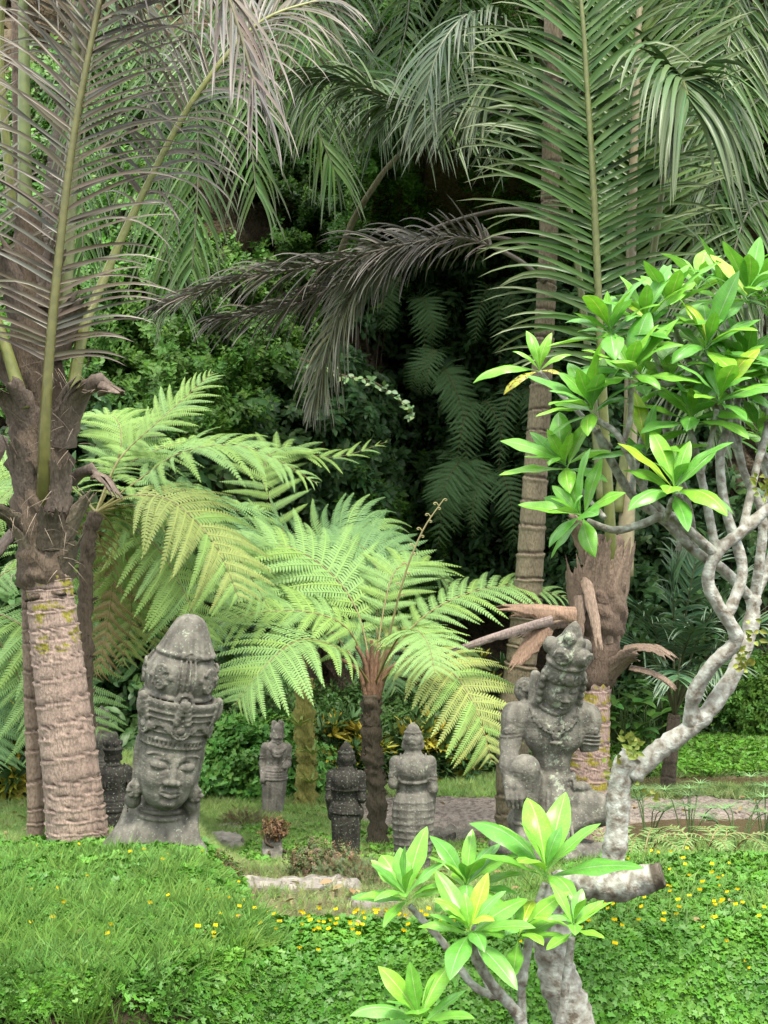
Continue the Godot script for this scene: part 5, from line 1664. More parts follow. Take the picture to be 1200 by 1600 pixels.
	c.ball(V(-0.36, -0.02, 0.15), V(0.13, 0.09, 0.16), 0.05)
	# necklace
	beads(c, [V(-0.11, 1.03, 0.08), V(-0.075, 0.985, 0.145), V(0.02, 0.945, 0.175), V(0.115, 0.985, 0.145), V(0.14, 1.03, 0.08)], 17, 0.0145)
	for k in 9:
		var u := k / 8.0 * 2.0 - 1.0
		var q := V(0.012 + u * 0.155, 0.835 + 0.085 * u * u, 0.192 - 0.05 * u * u)
		c.curl(q, 0.024, 0.007, V(0, u * 0.5, 0), signf(u + 0.01), 1.5)
		c.ball(q + V(0, -0.028, 0.0), V(0.015, 0.015, 0.010), 0.004)
	beads(c, [V(-0.17, 0.98, 0.09), V(-0.12, 0.87, 0.16), V(0.012, 0.80, 0.185), V(0.145, 0.87, 0.16), V(0.19, 0.98, 0.09)], 30, 0.010)
	c.ball(V(0.012, 0.785, 0.185), V(0.035, 0.035, 0.02), 0.008)
	c.ball(V(0.012, 0.735, 0.180), V(0.05, 0.016, 0.028), 0.008)
	# head, bowed and turned
	var hf := Transform3D(Basis.from_euler(V(0.40, 0.14, -0.10)).scaled(V(1.14, 1.14, 1.14)), V(0.06, 1.15, 0.115))
	c.cone(V(0.005, 0.98, -0.01), V(0.05, 1.14, 0.06), 0.085, 0.085, 0.03)
	c.cur = hf
	c.ball(V(0, 0.0, 0.0), V(0.112, 0.145, 0.125), 0.02)
	c.ball(V(0, -0.06, 0.02), V(0.09, 0.09, 0.105), 0.05)
	c.cur = hf * Transform3D(Basis.IDENTITY, V(0, 0.02, 0.112))
	face(c, 0.105)
	c.cur = hf
	c.turn(V(0, 0.055, -0.005), [[0.0, 0.118], [0.045, 0.128], [0.10, 0.126], [0.13, 0.118]], 1.02, 0.01)
	c.ring(V(0, 0.075, -0.003), 0.124, 0.010, 0.004)
	for i in 20:
		var a := TAU * i / 20.0
		c.ball(V(sin(a) * 0.13, 0.092, cos(a) * 0.13), V(0.014, 0.016, 0.011), 0.004)
	c.ball(V(0.0, 0.112, 0.128), V(0.032, 0.042, 0.016), 0.006)
	for k in [-1.0, 1.0]:
		c.curl(V(k * 0.06, 0.115, 0.118), 0.024, 0.008, V(0, k * 0.45, 0), k, 1.5)
		# hair and ear pieces beside the face
		c.cone(V(k * 0.122, 0.09, 0.0), V(k * 0.135, -0.13, 0.0), 0.034, 0.036, 0.02)
		for q in 4: c.ball(V(k * 0.14, 0.06 - 0.052 * q, 0.028), V(0.022, 0.026, 0.02), 0.006)
	# crown: ring, bulb with spirals, tip
	c.ring(V(0, 0.185, 0.0), 0.125, 0.015, 0.006)
	c.turn(V(0, 0, 0.0), [[0.16, 0.118], [0.20, 0.122], [0.26, 0.125], [0.32, 0.105], [0.36, 0.075], [0.41, 0.055], [0.45, 0.03], [0.475, 0.01]], 1.0, 0.015)
	for k in [-1.0, 1.0]:
		var a: float = 0.62 * k
		var q := V(sin(a) * 0.122, 0.262, cos(a) * 0.122)
		c.ball(q, V(0.062, 0.062, 0.035), 0.008, 0, V(0, a, 0))
		c.curl(q + V(sin(a), 0, cos(a)) * 0.032, 0.050, 0.011, V(0, a, 0), k, 2.0)
		c.ball(V(k * 0.115, 0.27, -0.05), V(0.05, 0.06, 0.05), 0.01)
	c.ball(V(-0.035, 0.375, 0.062), V(0.044, 0.044, 0.028), 0.008, 0, V(0, -0.4, 0))
	c.curl(V(-0.045, 0.375, 0.09), 0.034, 0.009, V(0, -0.4, 0), -1.0, 1.8)
	c.ball(V(0.042, 0.345, 0.055), V(0.04, 0.04, 0.03), 0.008)
	c.cur = Transform3D.IDENTITY
	# hair knot behind the shoulder
	c.ball(V(-0.19, 1.10, -0.09), V(0.085, 0.10, 0.06), 0.02)
	c.curl(V(-0.195, 1.13, -0.03), 0.045, 0.012, V(0, -0.3, 0), -1.0, 1.7)
	c.cone(V(-0.12, 1.22, -0.02), V(-0.14, 1.02, 0.02), 0.04, 0.045, 0.02)
	c.cone(V(0.16, 1.16, 0.0), V(0.19, 0.99, 0.02), 0.028, 0.035, 0.02)
	carve("carved_body", c, 0.0072, "stone", t)

func standing(at: Vector3, h: float, turn: float, lean: float, material: String, label: String, look: int) -> void:
	var t := thing("standing_statue", at, label, "statue", "standing stone figures")
	t.rotation = V(0, turn, lean)
	t.scale = V(0.87, 1.0, 0.9)
	var c := Carve.new()
	pass
	var s := h
	var sk: Array
	match look:
		0: sk = [[-0.05, 0.130], [0.05, 0.138], [0.18, 0.152], [0.32, 0.165], [0.42, 0.166], [0.49, 0.150], [0.53, 0.130]]
		1: sk = [[-0.05, 0.122], [0.10, 0.126], [0.25, 0.135], [0.36, 0.140], [0.42, 0.138], [0.48, 0.118], [0.52, 0.10]]
		_: sk = [[-0.05, 0.115], [0.05, 0.12], [0.2, 0.138], [0.36, 0.150], [0.45, 0.148], [0.50, 0.128], [0.54, 0.11]]
	var scaled := []
	for e in sk: scaled.append([e[0] * s, e[1] * s])
	c.turn(Vector3.ZERO, scaled, 0.78, 0.02)
	var up := []
	for e in [[0.49, 0.122], [0.55, 0.114], [0.60, 0.118], [0.66, 0.142], [0.72, 0.150], [0.765, 0.128], [0.80, 0.075], [0.83, 0.055]]: up.append([e[0] * s, e[1] * s])
	c.turn(Vector3.ZERO, up, 0.62, 0.02)
	# wrap bands of the skirt
	if look == 0:
		for k in 9:
			var y := 0.09 + 0.048 * k
			var e := 0
			while e < sk.size() - 2 and sk[e + 1][0] < y: e += 1
			var rr := lerpf(sk[e][1], sk[e + 1][1], (y - sk[e][0]) / (sk[e + 1][0] - sk[e][0]))
			c.ring(V(0, y * s, 0), (rr + 0.003) * s, 0.0055 * s, 0.006, 0, V(0, 0, 0.015 * sin(k * 2.0)), 0.78)
		c.ball(V(0, 0.70, -0.03) * s, V(0.135, 0.105, 0.105) * s, 0.03)
		c.ring(V(0, 0.625, -0.005) * s, 0.125 * s, 0.012 * s, 0.008, 0, V(-0.15, 0, 0), 0.8)
	elif look == 1:
		for k in 4: c.ring(V(0, 0.44 + 0.022 * k, 0) * s, (0.145 - 0.006 * k) * s, 0.012 * s, 0.006, 0, V(0.05, 0, 0.03), 0.8)
		for k in [-1.0, 1.0]:
			c.ball(V(k * 0.135, 0.44, 0.0) * s, V(0.035, 0.06, 0.05) * s, 0.01)
			c.cone(V(k * 0.09, 0.40, -0.08) * s, V(k * 0.085, 0.0, -0.075) * s, 0.012, 0.012, 0.015)
		c.cone(V(0, 0.40, -0.105) * s, V(0, 0.0, -0.095) * s, 0.02, 0.025, 0.02)
		c.ball(V(0, 0.70, -0.035) * s, V(0.125, 0.10, 0.09) * s, 0.02)
		c.ring(V(0, 0.64, -0.005) * s, 0.125 * s, 0.012 * s, 0.006, 0, V(-0.12, 0, 0), 0.75)
	else:
		for k in 4: c.ring(V(0, 0.42 + 0.028 * k, 0) * s, (0.155 - 0.008 * k) * s, 0.012 * s, 0.006, 0, V(0.05, 0, 0.03), 0.78)
		for k in 7: c.cone(V((k - 3) * 0.035, 0.38, 0.115 - 0.012 * absf(k - 3)) * s, V((k - 3) * 0.028, 0.0, 0.095 - 0.01 * absf(k - 3)) * s, 0.008, 0.008, 0.012)
		for k in 11:
			var u := k / 10.0 * 2.0 - 1.0
			c.ball(V(u * 0.10, 0.69 + 0.05 * u * u, 0.10 - 0.04 * u * u) * s, V(0.02, 0.022, 0.018) * s, 0.005)
			c.ball(V(u * 0.08, 0.655 + 0.05 * u * u, 0.10 - 0.04 * u * u) * s, V(0.018, 0.02, 0.018) * s, 0.005)
	# arms: bent at the elbow, hands held in front
	for k in [-1.0, 1.0]:
		var lower := 0.0
		var sh := V(k * 0.138, 0.735, 0.0) * s
		var el := V(k * 0.158, 0.56 if look != 0 or k < 0 else 0.60, -0.02) * s
		var ha := V(k * 0.10, 0.56, 0.13) * s
		if (look == 0 and k < 0) or (look == 1 and k > 0) or (look == 2 and k < 0): ha = V(k * 0.155, 0.43 + lower, 0.05) * s
		c.ball(sh, V(0.046, 0.05, 0.048) * s, 0.03)
		c.cone(sh, el, 0.046 * s, 0.038 * s, 0.02)
		c.cone(el, ha, 0.038 * s, 0.029 * s, 0.02)
		c.ball(ha + (ha - el).normalized() * 0.03 * s, V(0.032, 0.036, 0.036) * s, 0.012)
		for q in 4:
			c.cone(ha + V(0.010 * (q - 1.5), -0.02, 0.02) * s, ha + V(0.012 * (q - 1.5), -0.06 - 0.006 * (1.5 - absf(q - 1.5)), 0.015) * s, 0.008 * s, 0.007 * s, 0.004)
		for q in 2: c.ring(sh.lerp(el, 0.45 + 0.15 * q), 0.044 * s, 0.006 * s, 0.004, 0, V(0, 0, k * -0.15))
		# shawl edge over the shoulder
		c.cone(V(k * 0.10, 0.80, -0.03) * s, V(k * 0.115, 0.63, -0.07) * s, 0.010 * s, 0.010 * s, 0.006)
		# ear plugs
		c.ball(V(k * 0.078, 0.855, 0.0) * s, V(0.015, 0.03, 0.02) * s, 0.008)
	# neck, head, crown
	c.cone(V(0, 0.78, 0) * s, V(0, 0.84, 0.005) * s, 0.056 * s, 0.054 * s, 0.02)
	c.ring(V(0, 0.80, 0) * s, 0.062 * s, 0.012 * s, 0.006)
	c.ball(V(0, 0.875, 0.005) * s, V(0.074, 0.085, 0.080) * s, 0.015)
	c.cur = Transform3D(Basis.IDENTITY, V(0, 0.885, 0.078) * s)
	face(c, 0.068 * s)
	c.cur = Transform3D.IDENTITY
	var tb: Array
	match look:
		0: tb = [[0.875, 0.080], [0.915, 0.082], [0.945, 0.062], [0.965, 0.056], [0.985, 0.048], [1.0, 0.034], [1.015, 0.012]]
		1: tb = [[0.86, 0.078], [0.885, 0.086], [0.915, 0.080], [0.935, 0.064], [0.965, 0.060], [0.99, 0.040], [1.0, 0.026], [1.012, 0.022], [1.018, 0.012]]
		2: tb = [[0.90, 0.078], [0.94, 0.082], [0.97, 0.074], [0.985, 0.060], [0.99, 0.05]]
		_: tb = [[0.89, 0.080], [0.915, 0.090], [0.94, 0.082], [0.97, 0.074], [1.0, 0.05], [1.02, 0.03], [1.045, 0.012]]
	var th := []
	for e in tb: th.append([e[0] * s, e[1] * s])
	c.turn(V(0, 0, 0.0), th, 1.0, 0.008)
	if look == 0:
		c.ring(V(0, 0.948, 0) * s, 0.064 * s, 0.009 * s, 0.003)
	elif look == 1:
		c.ring(V(0, 0.93, 0) * s, 0.070 * s, 0.013 * s, 0.003)
	elif look == 2:
		for k in 7:
			var a := TAU * k / 7.0
			c.ball(V(cos(a) * 0.055, 0.985 + 0.012 * sin(k * 2.3), sin(a) * 0.055) * s, V(0.026, 0.03, 0.026) * s, 0.006)
	else:
		c.ring(V(0, 0.93, 0) * s, 0.088 * s, 0.012 * s, 0.004)
		for k in 6:
			var a := TAU * k / 6.0
			var q := V(sin(a) * 0.068, 0.978, cos(a) * 0.068) * s
			c.ball(q, V(0.032, 0.032, 0.022) * s, 0.005, 0, V(0, a, 0))
			c.curl(q + V(sin(a), 0, cos(a)) * 0.02 * s, 0.022 * s, 0.006 * s, V(0, a, 0), 1.0, 1.4)
	# foot of the block
	c.block(V(0, -0.10, 0) * s, V(0.12, 0.08, 0.09) * s, 0.02, 0.03)
	c.crust = 0.45
	c.middle = 0.0
	carve("carved_body", c, 0.0085, material, t)

# ------------------------------------------------------------------ stones
func stone(called: String, label: String, c: Vector3, h: Vector3, turn: float, bumps: float, material := "rock", group := "") -> void:
	var mb := MB.new()
	var n := 14
	var basis := Basis(Vector3.UP, turn)
	for f in 6:
		var ax := f / 2
		var sg := 1.0 if f % 2 == 0 else -1.0
		var first := mb.v.size()
		for j in n + 1:
			for i in n + 1:
				var q := Vector3.ZERO
				q[ax] = sg
				q[(ax + 1) % 3] = (i * 2.0 / n - 1.0) * sg
				q[(ax + 2) % 3] = j * 2.0 / n - 1.0
				var rq := q.normalized() * 1.25
				var p := q.lerp(rq, 0.35) * h
				p += q.normalized() * bumps * lump.get_noise_3dv(p * 9.0 + c * 3.0)
				mb.vert(c + basis * p)
		for j in n:
			for i in n:
				var a := first + j * (n + 1) + i
				mb.quad(a, a + n + 1, a + n + 2, a + 1)
	tag(obj(called, mb.mesh(), M[material]), label, "stone", group)

func build_stones() -> void:
	stone("stone_step", "wide flat stone step across the path below the bank", G(455, 9.25) + Vector3(0.02, -0.02, 0), Vector3(0.42, 0.07, 0.17), 0.05, 0.05)
	stone("stone_step", "narrow stone edge at the foot of the grey-green shrub", G(585, 8.55) + Vector3(0.0, 0.0, 0), Vector3(0.14, 0.06, 0.1), 0.2, 0.03)
	stone("stone_post", "short square stone post under the round browned shrub", G(427, 11.4) + Vector3(0, 0.02, 0), Vector3(0.075, 0.19, 0.075), 0.2, 0.03)
	stone("stone_slab", "weathered stone slab on the grass beside the large stone head", G(335, 12.6) + Vector3(0, 0.0, 0), Vector3(0.24, 0.09, 0.2), 0.3, 0.06)
	stone("stone_slab", "low flat stone behind the weathered slab by the leafy mound", G(375, 14.4), Vector3(0.26, 0.06, 0.2), -0.2, 0.05)
	stone("stone_block", "dark ragged clod of earth and stone at the foot of the ribbed standing statue", G(695, 13.2) + Vector3(0, 0.03, 0), Vector3(0.2, 0.12, 0.16), 0.5, 0.12, "dark_stone")

# ------------------------------------------------------------------ frangipani
var leaf_cache := []

func frangipani_leaves() -> void:
	# leaf shapes along +x, one unit long, upper side +y
	var r := RandomNumberGenerator.new()
	r.seed = 5
	for v in 7:
		var mb := MB.new()
		var segs := 12
		var bend: float = [0.3, 0.6, 1.0, 0.1, 1.4, 0.5, 0.8][v]
		var fold: float = [0.35, 0.25, 0.5, 0.45, 0.3, 0.6, 0.15][v]
		var curl: float = [0.0, 0.15, 0.3, -0.1, 0.5, 0.1, 0.2][v]
		var wid: float = [0.31, 0.34, 0.30, 0.28, 0.33, 0.27, 0.36][v]
		var p := Vector3.ZERO
		var d := Vector3(1, 0.1, 0).normalized()
		for i in segs + 1:
			var t := float(i) / segs
			var u := clampf((t - 0.10) / 0.90, 0.0, 1.0)
			var w := wid * 0.5 * pow(maxf(0.0, sin(PI * pow(u, 0.85))), 0.7) * (0.55 + 0.45 * smoothstep(0.0, 0.55, u))
			w = maxf(w, 0.012 if i < segs else 0.004)
			var up := Vector3(-d.y, d.x, 0)
			for j in 5:
				var q := (j - 2) / 2.0
				var lift := absf(q) * fold - q * q * (fold * 0.5 + curl) + 0.10 * sin(t * 14.0 + v * 2.0 + q) * absf(q)
				mb.vert(p + Vector3(0, 0, q * w) + up * (w * lift), Color.WHITE, Vector2(q * 0.5 + 0.5, t))
			p += d / segs
			d = d.rotated(Vector3.BACK, -bend / segs * (0.4 + 1.2 * t))
		for i in segs:
			for j in 4:
				var a := i * 5 + j
				mb.quad(a, a + 1, a + 6, a + 5)
		leaf_cache.append(mb.mesh())

func rosette(parent: Node3D, tip: Vector3, axis: Vector3, n: int, length: float, spread := 1.0) -> void:
	# spiral of stalked leaves at a branch tip
	axis = axis.normalized()
	var s := axis.cross(Vector3(0.3, 0.2, 1)).normalized()
	var f := s.cross(axis).normalized()
	var a0 := rnd(0, TAU)
	for i in n:
		var a := a0 + i * 2.4
		var u := float(i) / n
		var open := lerpf(1.6, 0.35, u) * spread + rnd(-0.2, 0.2)
		var out := s * cos(a) + f * sin(a)
		var x := (out * sin(open) + axis * cos(open)).normalized()
		x = (x + Vector3.UP * rnd(-0.05, 0.15)).normalized()
		var y := (axis - x * axis.dot(x)).normalized()
		if y.length_squared() < 0.1: y = f
		y = (y + Vector3.UP * 0.35 - x * (y + Vector3.UP * 0.35).dot(x)).normalized()
		var z := x.cross(y)
		var l := length * rnd(0.72, 1.15) * (1.0 if u < 0.75 else 0.7)
		var o := MeshInstance3D.new()
		o.name = "leaf"
		o.mesh = leaf_cache[rng.randi_range(0, 6)]
		o.material_override = M["frangipani_leaf_%d" % (rng.randi_range(0, 4) if rng.randf() > 0.012 else 5)]
		parent.add_child(o, true)
		o.transform = Transform3D(Basis(x * l, y * l, z * l * rnd(0.9, 1.15)), tip - parent.position + axis * (0.02 + 0.05 * u))

func branch(parent: Node3D, called: String, list: Array, r0: float, r1: float, wob := 0.25, knots := 0.08) -> void:
	var pts := PP(list)
	var n := pts.size() * 7
	var path := smooth_path(pts, n)
	var rad := PackedFloat32Array()
	var sd := rnd(0, 50)
	for i in n + 1: rad.append(lerpf(r0, r1, i / float(n)) * (1.0 + knots * lump.get_noise_1d(i * 0.9 + sd) * 2.0))
	var mb := MB.new()
	var tones := PackedColorArray()
	for i in n + 1: tones.append(Color.WHITE if called != "broken_stump" or i < n - 4 else Color(0.28, 0.24, 0.2))
	tube(mb, path, rad, 16, Color.WHITE, wob * 0.45, true, tones)
	obj(called, mb.mesh(), M.frangipani_bark, parent)

func build_frangipani() -> void:
	frangipani_leaves()
	for i in 6:
		var m: StandardMaterial3D = M.frangipani_leaf.duplicate()
		m.albedo_color = lin([1.0, 0.8, 1.15, 0.6, 0.9, 1.7][i], [1.0, 0.85, 1.08, 0.72, 0.95, 1.1][i], [1.0, 0.9, 0.9, 0.9, 1.5, 0.8][i])
		M["frangipani_leaf_%d" % i] = m
	var D := 5.7
	var base := Vector3((905 - 600) / FOCAL * D, ground_y((905 - 600) / FOCAL * D, D), -D)
	var t := thing("frangipani_tree", base, "gnarled pale-barked frangipani tree with a crown of long glossy green leaves", "tree")
	branch(t, "trunk", [[925, 1860, D], [915, 1660, D], [895, 1590, D], [868, 1510, D], [862, 1450, D], [880, 1400, D], [905, 1378, D]], 0.0851, 0.068, 0.35, 0.12)
	branch(t, "broken_stump", [[868, 1390, D], [920, 1378, D], [965, 1385, 5.68], [1000, 1375, 5.66], [1035, 1366, 5.64]], 0.072, 0.052, 0.7, 0.05)
	branch(t, "limb", [[955, 1372, D], [962, 1310, D], [966, 1250, D], [972, 1205, D], [988, 1178, D]], 0.04884, 0.048, 0.35, 0.12)
	branch(t, "limb", [[985, 1215, D], [1030, 1172, D], [1075, 1140, D], [1112, 1105, D], [1150, 1045, 5.75], [1172, 985, 5.8], [1178, 930, 5.82]], 0.04144, 0.0304, 0.3, 0.12)
	branch(t, "limb", [[1078, 1140, D], [1085, 1085, 5.65], [1112, 1040, 5.6], [1150, 998, 5.58], [1122, 945, 5.55], [1106, 905, 5.55], [1122, 862, 5.55], [1160, 830, 5.6], [1205, 790, 5.65]], 0.03108, 0.0224, 0.3, 0.12)
	branch(t, "branch", [[1178, 940, 5.82], [1130, 890, 5.8], [1085, 860, 5.78], [1040, 815, 5.75], [985, 770, 5.72], [945, 700, 5.7], [932, 672, 5.7]], 0.02368, 0.016)
	branch(t, "branch", [[1120, 868, 5.55], [1080, 832, 5.5], [1045, 805, 5.5], [1000, 820, 5.5], [960, 828, 5.48], [918, 815, 5.45]], 0.02072, 0.0136)
	branch(t, "branch", [[1045, 808, 5.5], [1010, 770, 5.5], [990, 730, 5.5], [965, 680, 5.5], [930, 655, 5.48]], 0.0148, 0.0128)
	branch(t, "branch", [[1120, 868, 5.55], [1105, 790, 5.6], [1090, 720, 5.6], [1078, 672, 5.6]], 0.01924, 0.0136)
	branch(t, "branch", [[1178, 935, 5.82], [1188, 870, 5.8], [1190, 800, 5.8], [1160, 730, 5.8], [1150, 650, 5.8], [1160, 590, 5.8]], 0.0222, 0.0144)
	branch(t, "branch", [[1160, 830, 5.6], [1180, 740, 5.7], [1200, 660, 5.75], [1195, 620, 5.75]], 0.01776, 0.0136)
	branch(t, "branch", [[1150, 700, 5.8], [1120, 640, 5.8], [1085, 580, 5.75], [1060, 530, 5.7], [1045, 495, 5.7]], 0.01628, 0.0128)
	branch(t, "branch", [[1085, 590, 5.75], [1040, 600, 5.65], [1000, 590, 5.6], [975, 560, 5.55], [958, 535, 5.55]], 0.01332, 0.012)
	branch(t, "branch", [[985, 770, 5.72], [1000, 700, 5.8], [1010, 650, 5.85], [1000, 610, 5.85]], 0.01332, 0.012)
	branch(t, "branch", [[1195, 640, 5.75], [1160, 560, 5.9], [1140, 510, 5.95], [1130, 480, 5.95]], 0.0148, 0.012)
	branch(t, "branch", [[955, 700, 5.7], [900, 640, 5.75], [865, 605, 5.8], [843, 580, 5.8]], 0.0111, 0.0088)
	branch(t, "branch", [[1060, 860, 5.78], [1065, 790, 5.7], [1058, 770, 5.5], [1055, 772, 5.4]], 0.01332, 0.0112)
	branch(t, "branch", [[1040, 812, 5.5], [1046, 795, 5.42], [1050, 782, 5.38]], 0.01332, 0.0128)
	var Lf := 0.262
	for a in [[958, 535, 5.55, -0.3, 1, 0.3, 13, 1.0], [1045, 495, 5.7, -0.1, 1, 0.3, 13, 1.0], [1130, 480, 5.95, 0.1, 1, 0.3, 13, 1.0], [1195, 620, 5.75, 0.2, 1, 0.4, 13, 1.0], [930, 655, 5.48, -0.4, 1, 0.4, 14, 1.0], [1000, 610, 5.85, 0.0, 1, 0.3, 11, 0.9], [1078, 672, 5.6, 0.1, 1, 0.5, 12, 1.05], [1160, 590, 5.8, 0.1, 1, 0.4, 13, 1.05], [918, 815, 5.45, -0.6, 0.5, 0.5, 11, 0.95], [1052, 780, 5.38, 0.0, 0.9, 0.6, 11, 1.05], [1200, 490, 5.9, 0.2, 1, 0.3, 11, 1.0], [1090, 462, 6.2, 0, 1, 0.2, 10, 0.9], [1190, 720, 6.0, 0.3, 1, 0.4, 8, 0.8], [1010, 520, 5.6, -0.2, 1, 0.5, 12, 1.0], [1100, 560, 5.6, 0.1, 1, 0.6, 12, 1.1], [985, 600, 5.45, -0.1, 1, 0.6, 12, 1.05], [1165, 478, 5.7, 0.1, 1, 0.5, 12, 1.05], [890, 740, 5.6, -0.4, 0.7, 0.5, 10, 0.95], [1010, 720, 5.6, -0.1, 1, 0.5, 9, 0.9], [1120, 640, 5.5, 0.1, 1, 0.6, 10, 1.05], [1135, 610, 5.65, 0.1, 1, 0.4, 9, 0.95], [1048, 620, 5.8, -0.1, 1, 0.4, 9, 0.95], [1185, 690, 5.85, -0.2, 1, 0.5, 9, 0.9]]:
		rosette(t, P(a[0], a[1], a[2]), V(a[3], a[4], a[5]), a[6] + 3, Lf * a[7])
	branch(t, "branch", [[1195, 640, 5.75], [1210, 560, 5.85], [1202, 510, 5.9], [1200, 488, 5.9]], 0.01332, 0.0112)
	branch(t, "branch", [[1040, 600, 5.65], [1025, 560, 5.62], [1010, 520, 5.6]], 0.01184, 0.0104)
	branch(t, "branch", [[1120, 640, 5.8], [1115, 600, 5.7], [1100, 560, 5.6]], 0.01184, 0.0104)
	branch(t, "branch", [[975, 690, 5.5], [985, 650, 5.48], [985, 600, 5.45]], 0.01184, 0.0104)
	branch(t, "branch", [[1150, 540, 5.9], [1165, 510, 5.8], [1165, 478, 5.7]], 0.01184, 0.0104)
	branch(t, "branch", [[945, 810, 5.5], [915, 775, 5.55], [890, 740, 5.6]], 0.0111, 0.0096)
	branch(t, "branch", [[1005, 765, 5.5], [1010, 745, 5.55], [1010, 720, 5.6]], 0.0111, 0.0096)
	branch(t, "branch", [[1095, 740, 5.6], [1110, 690, 5.55], [1120, 640, 5.5]], 0.01184, 0.0104)
	branch(t, "branch", [[1135, 965, 5.56], [1160, 890, 5.6], [1135, 800, 5.62], [1125, 720, 5.62], [1140, 650, 5.65], [1135, 610, 5.65]], 0.024, 0.014)
	branch(t, "branch", [[1085, 858, 5.78], [1072, 780, 5.8], [1050, 710, 5.8], [1040, 660, 5.8], [1048, 620, 5.8]], 0.02, 0.013)
	branch(t, "branch", [[1178, 935, 5.82], [1205, 870, 5.85], [1215, 780, 5.85], [1185, 690, 5.85]], 0.022, 0.014)
	branch(t, "branch", [[1130, 520, 5.92], [1110, 470, 6.1], [1092, 470, 6.2], [1090, 462, 6.2]], 0.01184, 0.0096)
	branch(t, "branch", [[1190, 800, 5.8], [1200, 760, 5.9], [1192, 730, 6.0], [1190, 718, 6.0]], 0.01184, 0.0096)
	# curled yellowing leaves at one tip
	for a in [[V(-1, 0.15, 0.2), 0, 0.30], [V(-0.9, -0.25, 0.4), 1, 0.20], [V(-0.15, 1, 0.1), 0, 0.20], [V(0.1, 0.9, 0.3), 2, 0.18], [V(-0.5, 0.7, 0.3), 0, 0.15], [V(0.7, 0.05, 0.5), 1, 0.12], [V(0.8, 0.8, 0.2), 2, 0.16]]:
		var x: Vector3 = a[0].normalized()
		var y := (Vector3.UP + V(0, 0, 0.5) - x * (Vector3.UP + V(0, 0, 0.5)).dot(x)).normalized()
		var l: float = a[2]
		var o := MeshInstance3D.new()
		o.name = "leaf"
		o.mesh = leaf_cache[4]
		o.material_override = M.yellow_leaf if a[1] == 1 else M["frangipani_leaf_%d" % a[1]]
		if a[1] == 1: o.set_meta("label", "yellowed leaf")
		t.add_child(o, true)
		o.transform = Transform3D(Basis(x * l, y * l, x.cross(y) * l * 0.85), P(843, 580, 5.8) - t.position)
	# little orchid-like buds on the bark
	var eb := MB.new()
	for a in [[985, 1165, 0.028, 26], [1160, 1030, 0.03, 26], [955, 1200, 0.015, 8], [1178, 985, 0.02, 10], [1195, 760, 0.03, 22], [1010, 1235, 0.02, 6]]:
		for k in int(a[3]):
			var c := P(a[0] + rnd(-14, 14), a[1] + rnd(-18, 18), 5.63 + rnd(-0.03, 0.06))
			leaf(eb, c, Vector3(rnd(-1, 1), rnd(-0.4, 1), rnd(0, 1)), Vector3.BACK, rnd(0.025, 0.045), 0.02, 0.4, 0.5, 3, jit(Color(0.24, 0.28, 0.06), 0.25), 2)
	obj("epiphyte", eb.mesh(), M.leaf, t).set_meta("kind", "stuff")
	# the young plant at the foot
	var b2 := Vector3((800 - 600) / FOCAL * 5.3, ground_y((800 - 600) / FOCAL * 5.3, 5.3), -5.3)
	var y := thing("young_frangipani", b2, "young frangipani with thin grey stems and large glossy leaves at the tree's foot", "plant")
	branch(y, "stem", [[812, 1880, 5.3], [822, 1700, 5.3], [815, 1600, 5.3], [770, 1540, 5.25], [745, 1500, 5.2], [735, 1470, 5.2]], 0.026, 0.016, 0.15)
	branch(y, "stem", [[818, 1640, 5.3], [815, 1560, 5.32], [812, 1500, 5.3], [808, 1478, 5.3]], 0.018, 0.013, 0.15)
	branch(y, "stem", [[825, 1720, 5.3], [872, 1610, 5.25], [886, 1520, 5.22], [893, 1465, 5.2]], 0.02, 0.014, 0.15)
	branch(y, "stem", [[790, 1560, 5.28], [740, 1540, 5.35], [690, 1470, 5.4], [655, 1432, 5.45], [640, 1415, 5.45]], 0.016, 0.012, 0.15)
	branch(y, "stem", [[815, 1540, 5.3], [830, 1450, 5.4], [838, 1420, 5.5], [852, 1380, 5.5]], 0.018, 0.014, 0.15)
	branch(y, "stem", [[822, 1700, 5.3], [760, 1650, 5.2], [700, 1625, 5.1], [660, 1612, 5.1]], 0.018, 0.013, 0.15)
	branch(y, "stem", [[770, 1560, 5.3], [745, 1480, 5.5], [735, 1420, 5.55], [728, 1400, 5.55]], 0.016, 0.012, 0.15)
	for a in [[852, 1380, 5.5, 0.0, 1, 0.35, 9, 1.35, 0.85], [640, 1415, 5.45, -0.3, 1, 0.4, 12, 1.0, 1.0], [728, 1400, 5.55, 0, 1, 0.3, 12, 0.95, 1.0], [735, 1470, 5.2, -0.1, 1, 0.5, 12, 1.0, 1.0], [808, 1478, 5.3, 0.1, 1, 0.4, 9, 0.9, 1.0], [893, 1465, 5.2, 0.1, 1, 0.3, 8, 0.75, 1.1], [660, 1612, 5.1, -0.2, 1, 0.3, 10, 1.05, 1.0]]:
		rosette(y, P(a[0], a[1], a[2]), V(a[3], a[4], a[5]), a[6] + 3, 0.25 * a[7], a[8])

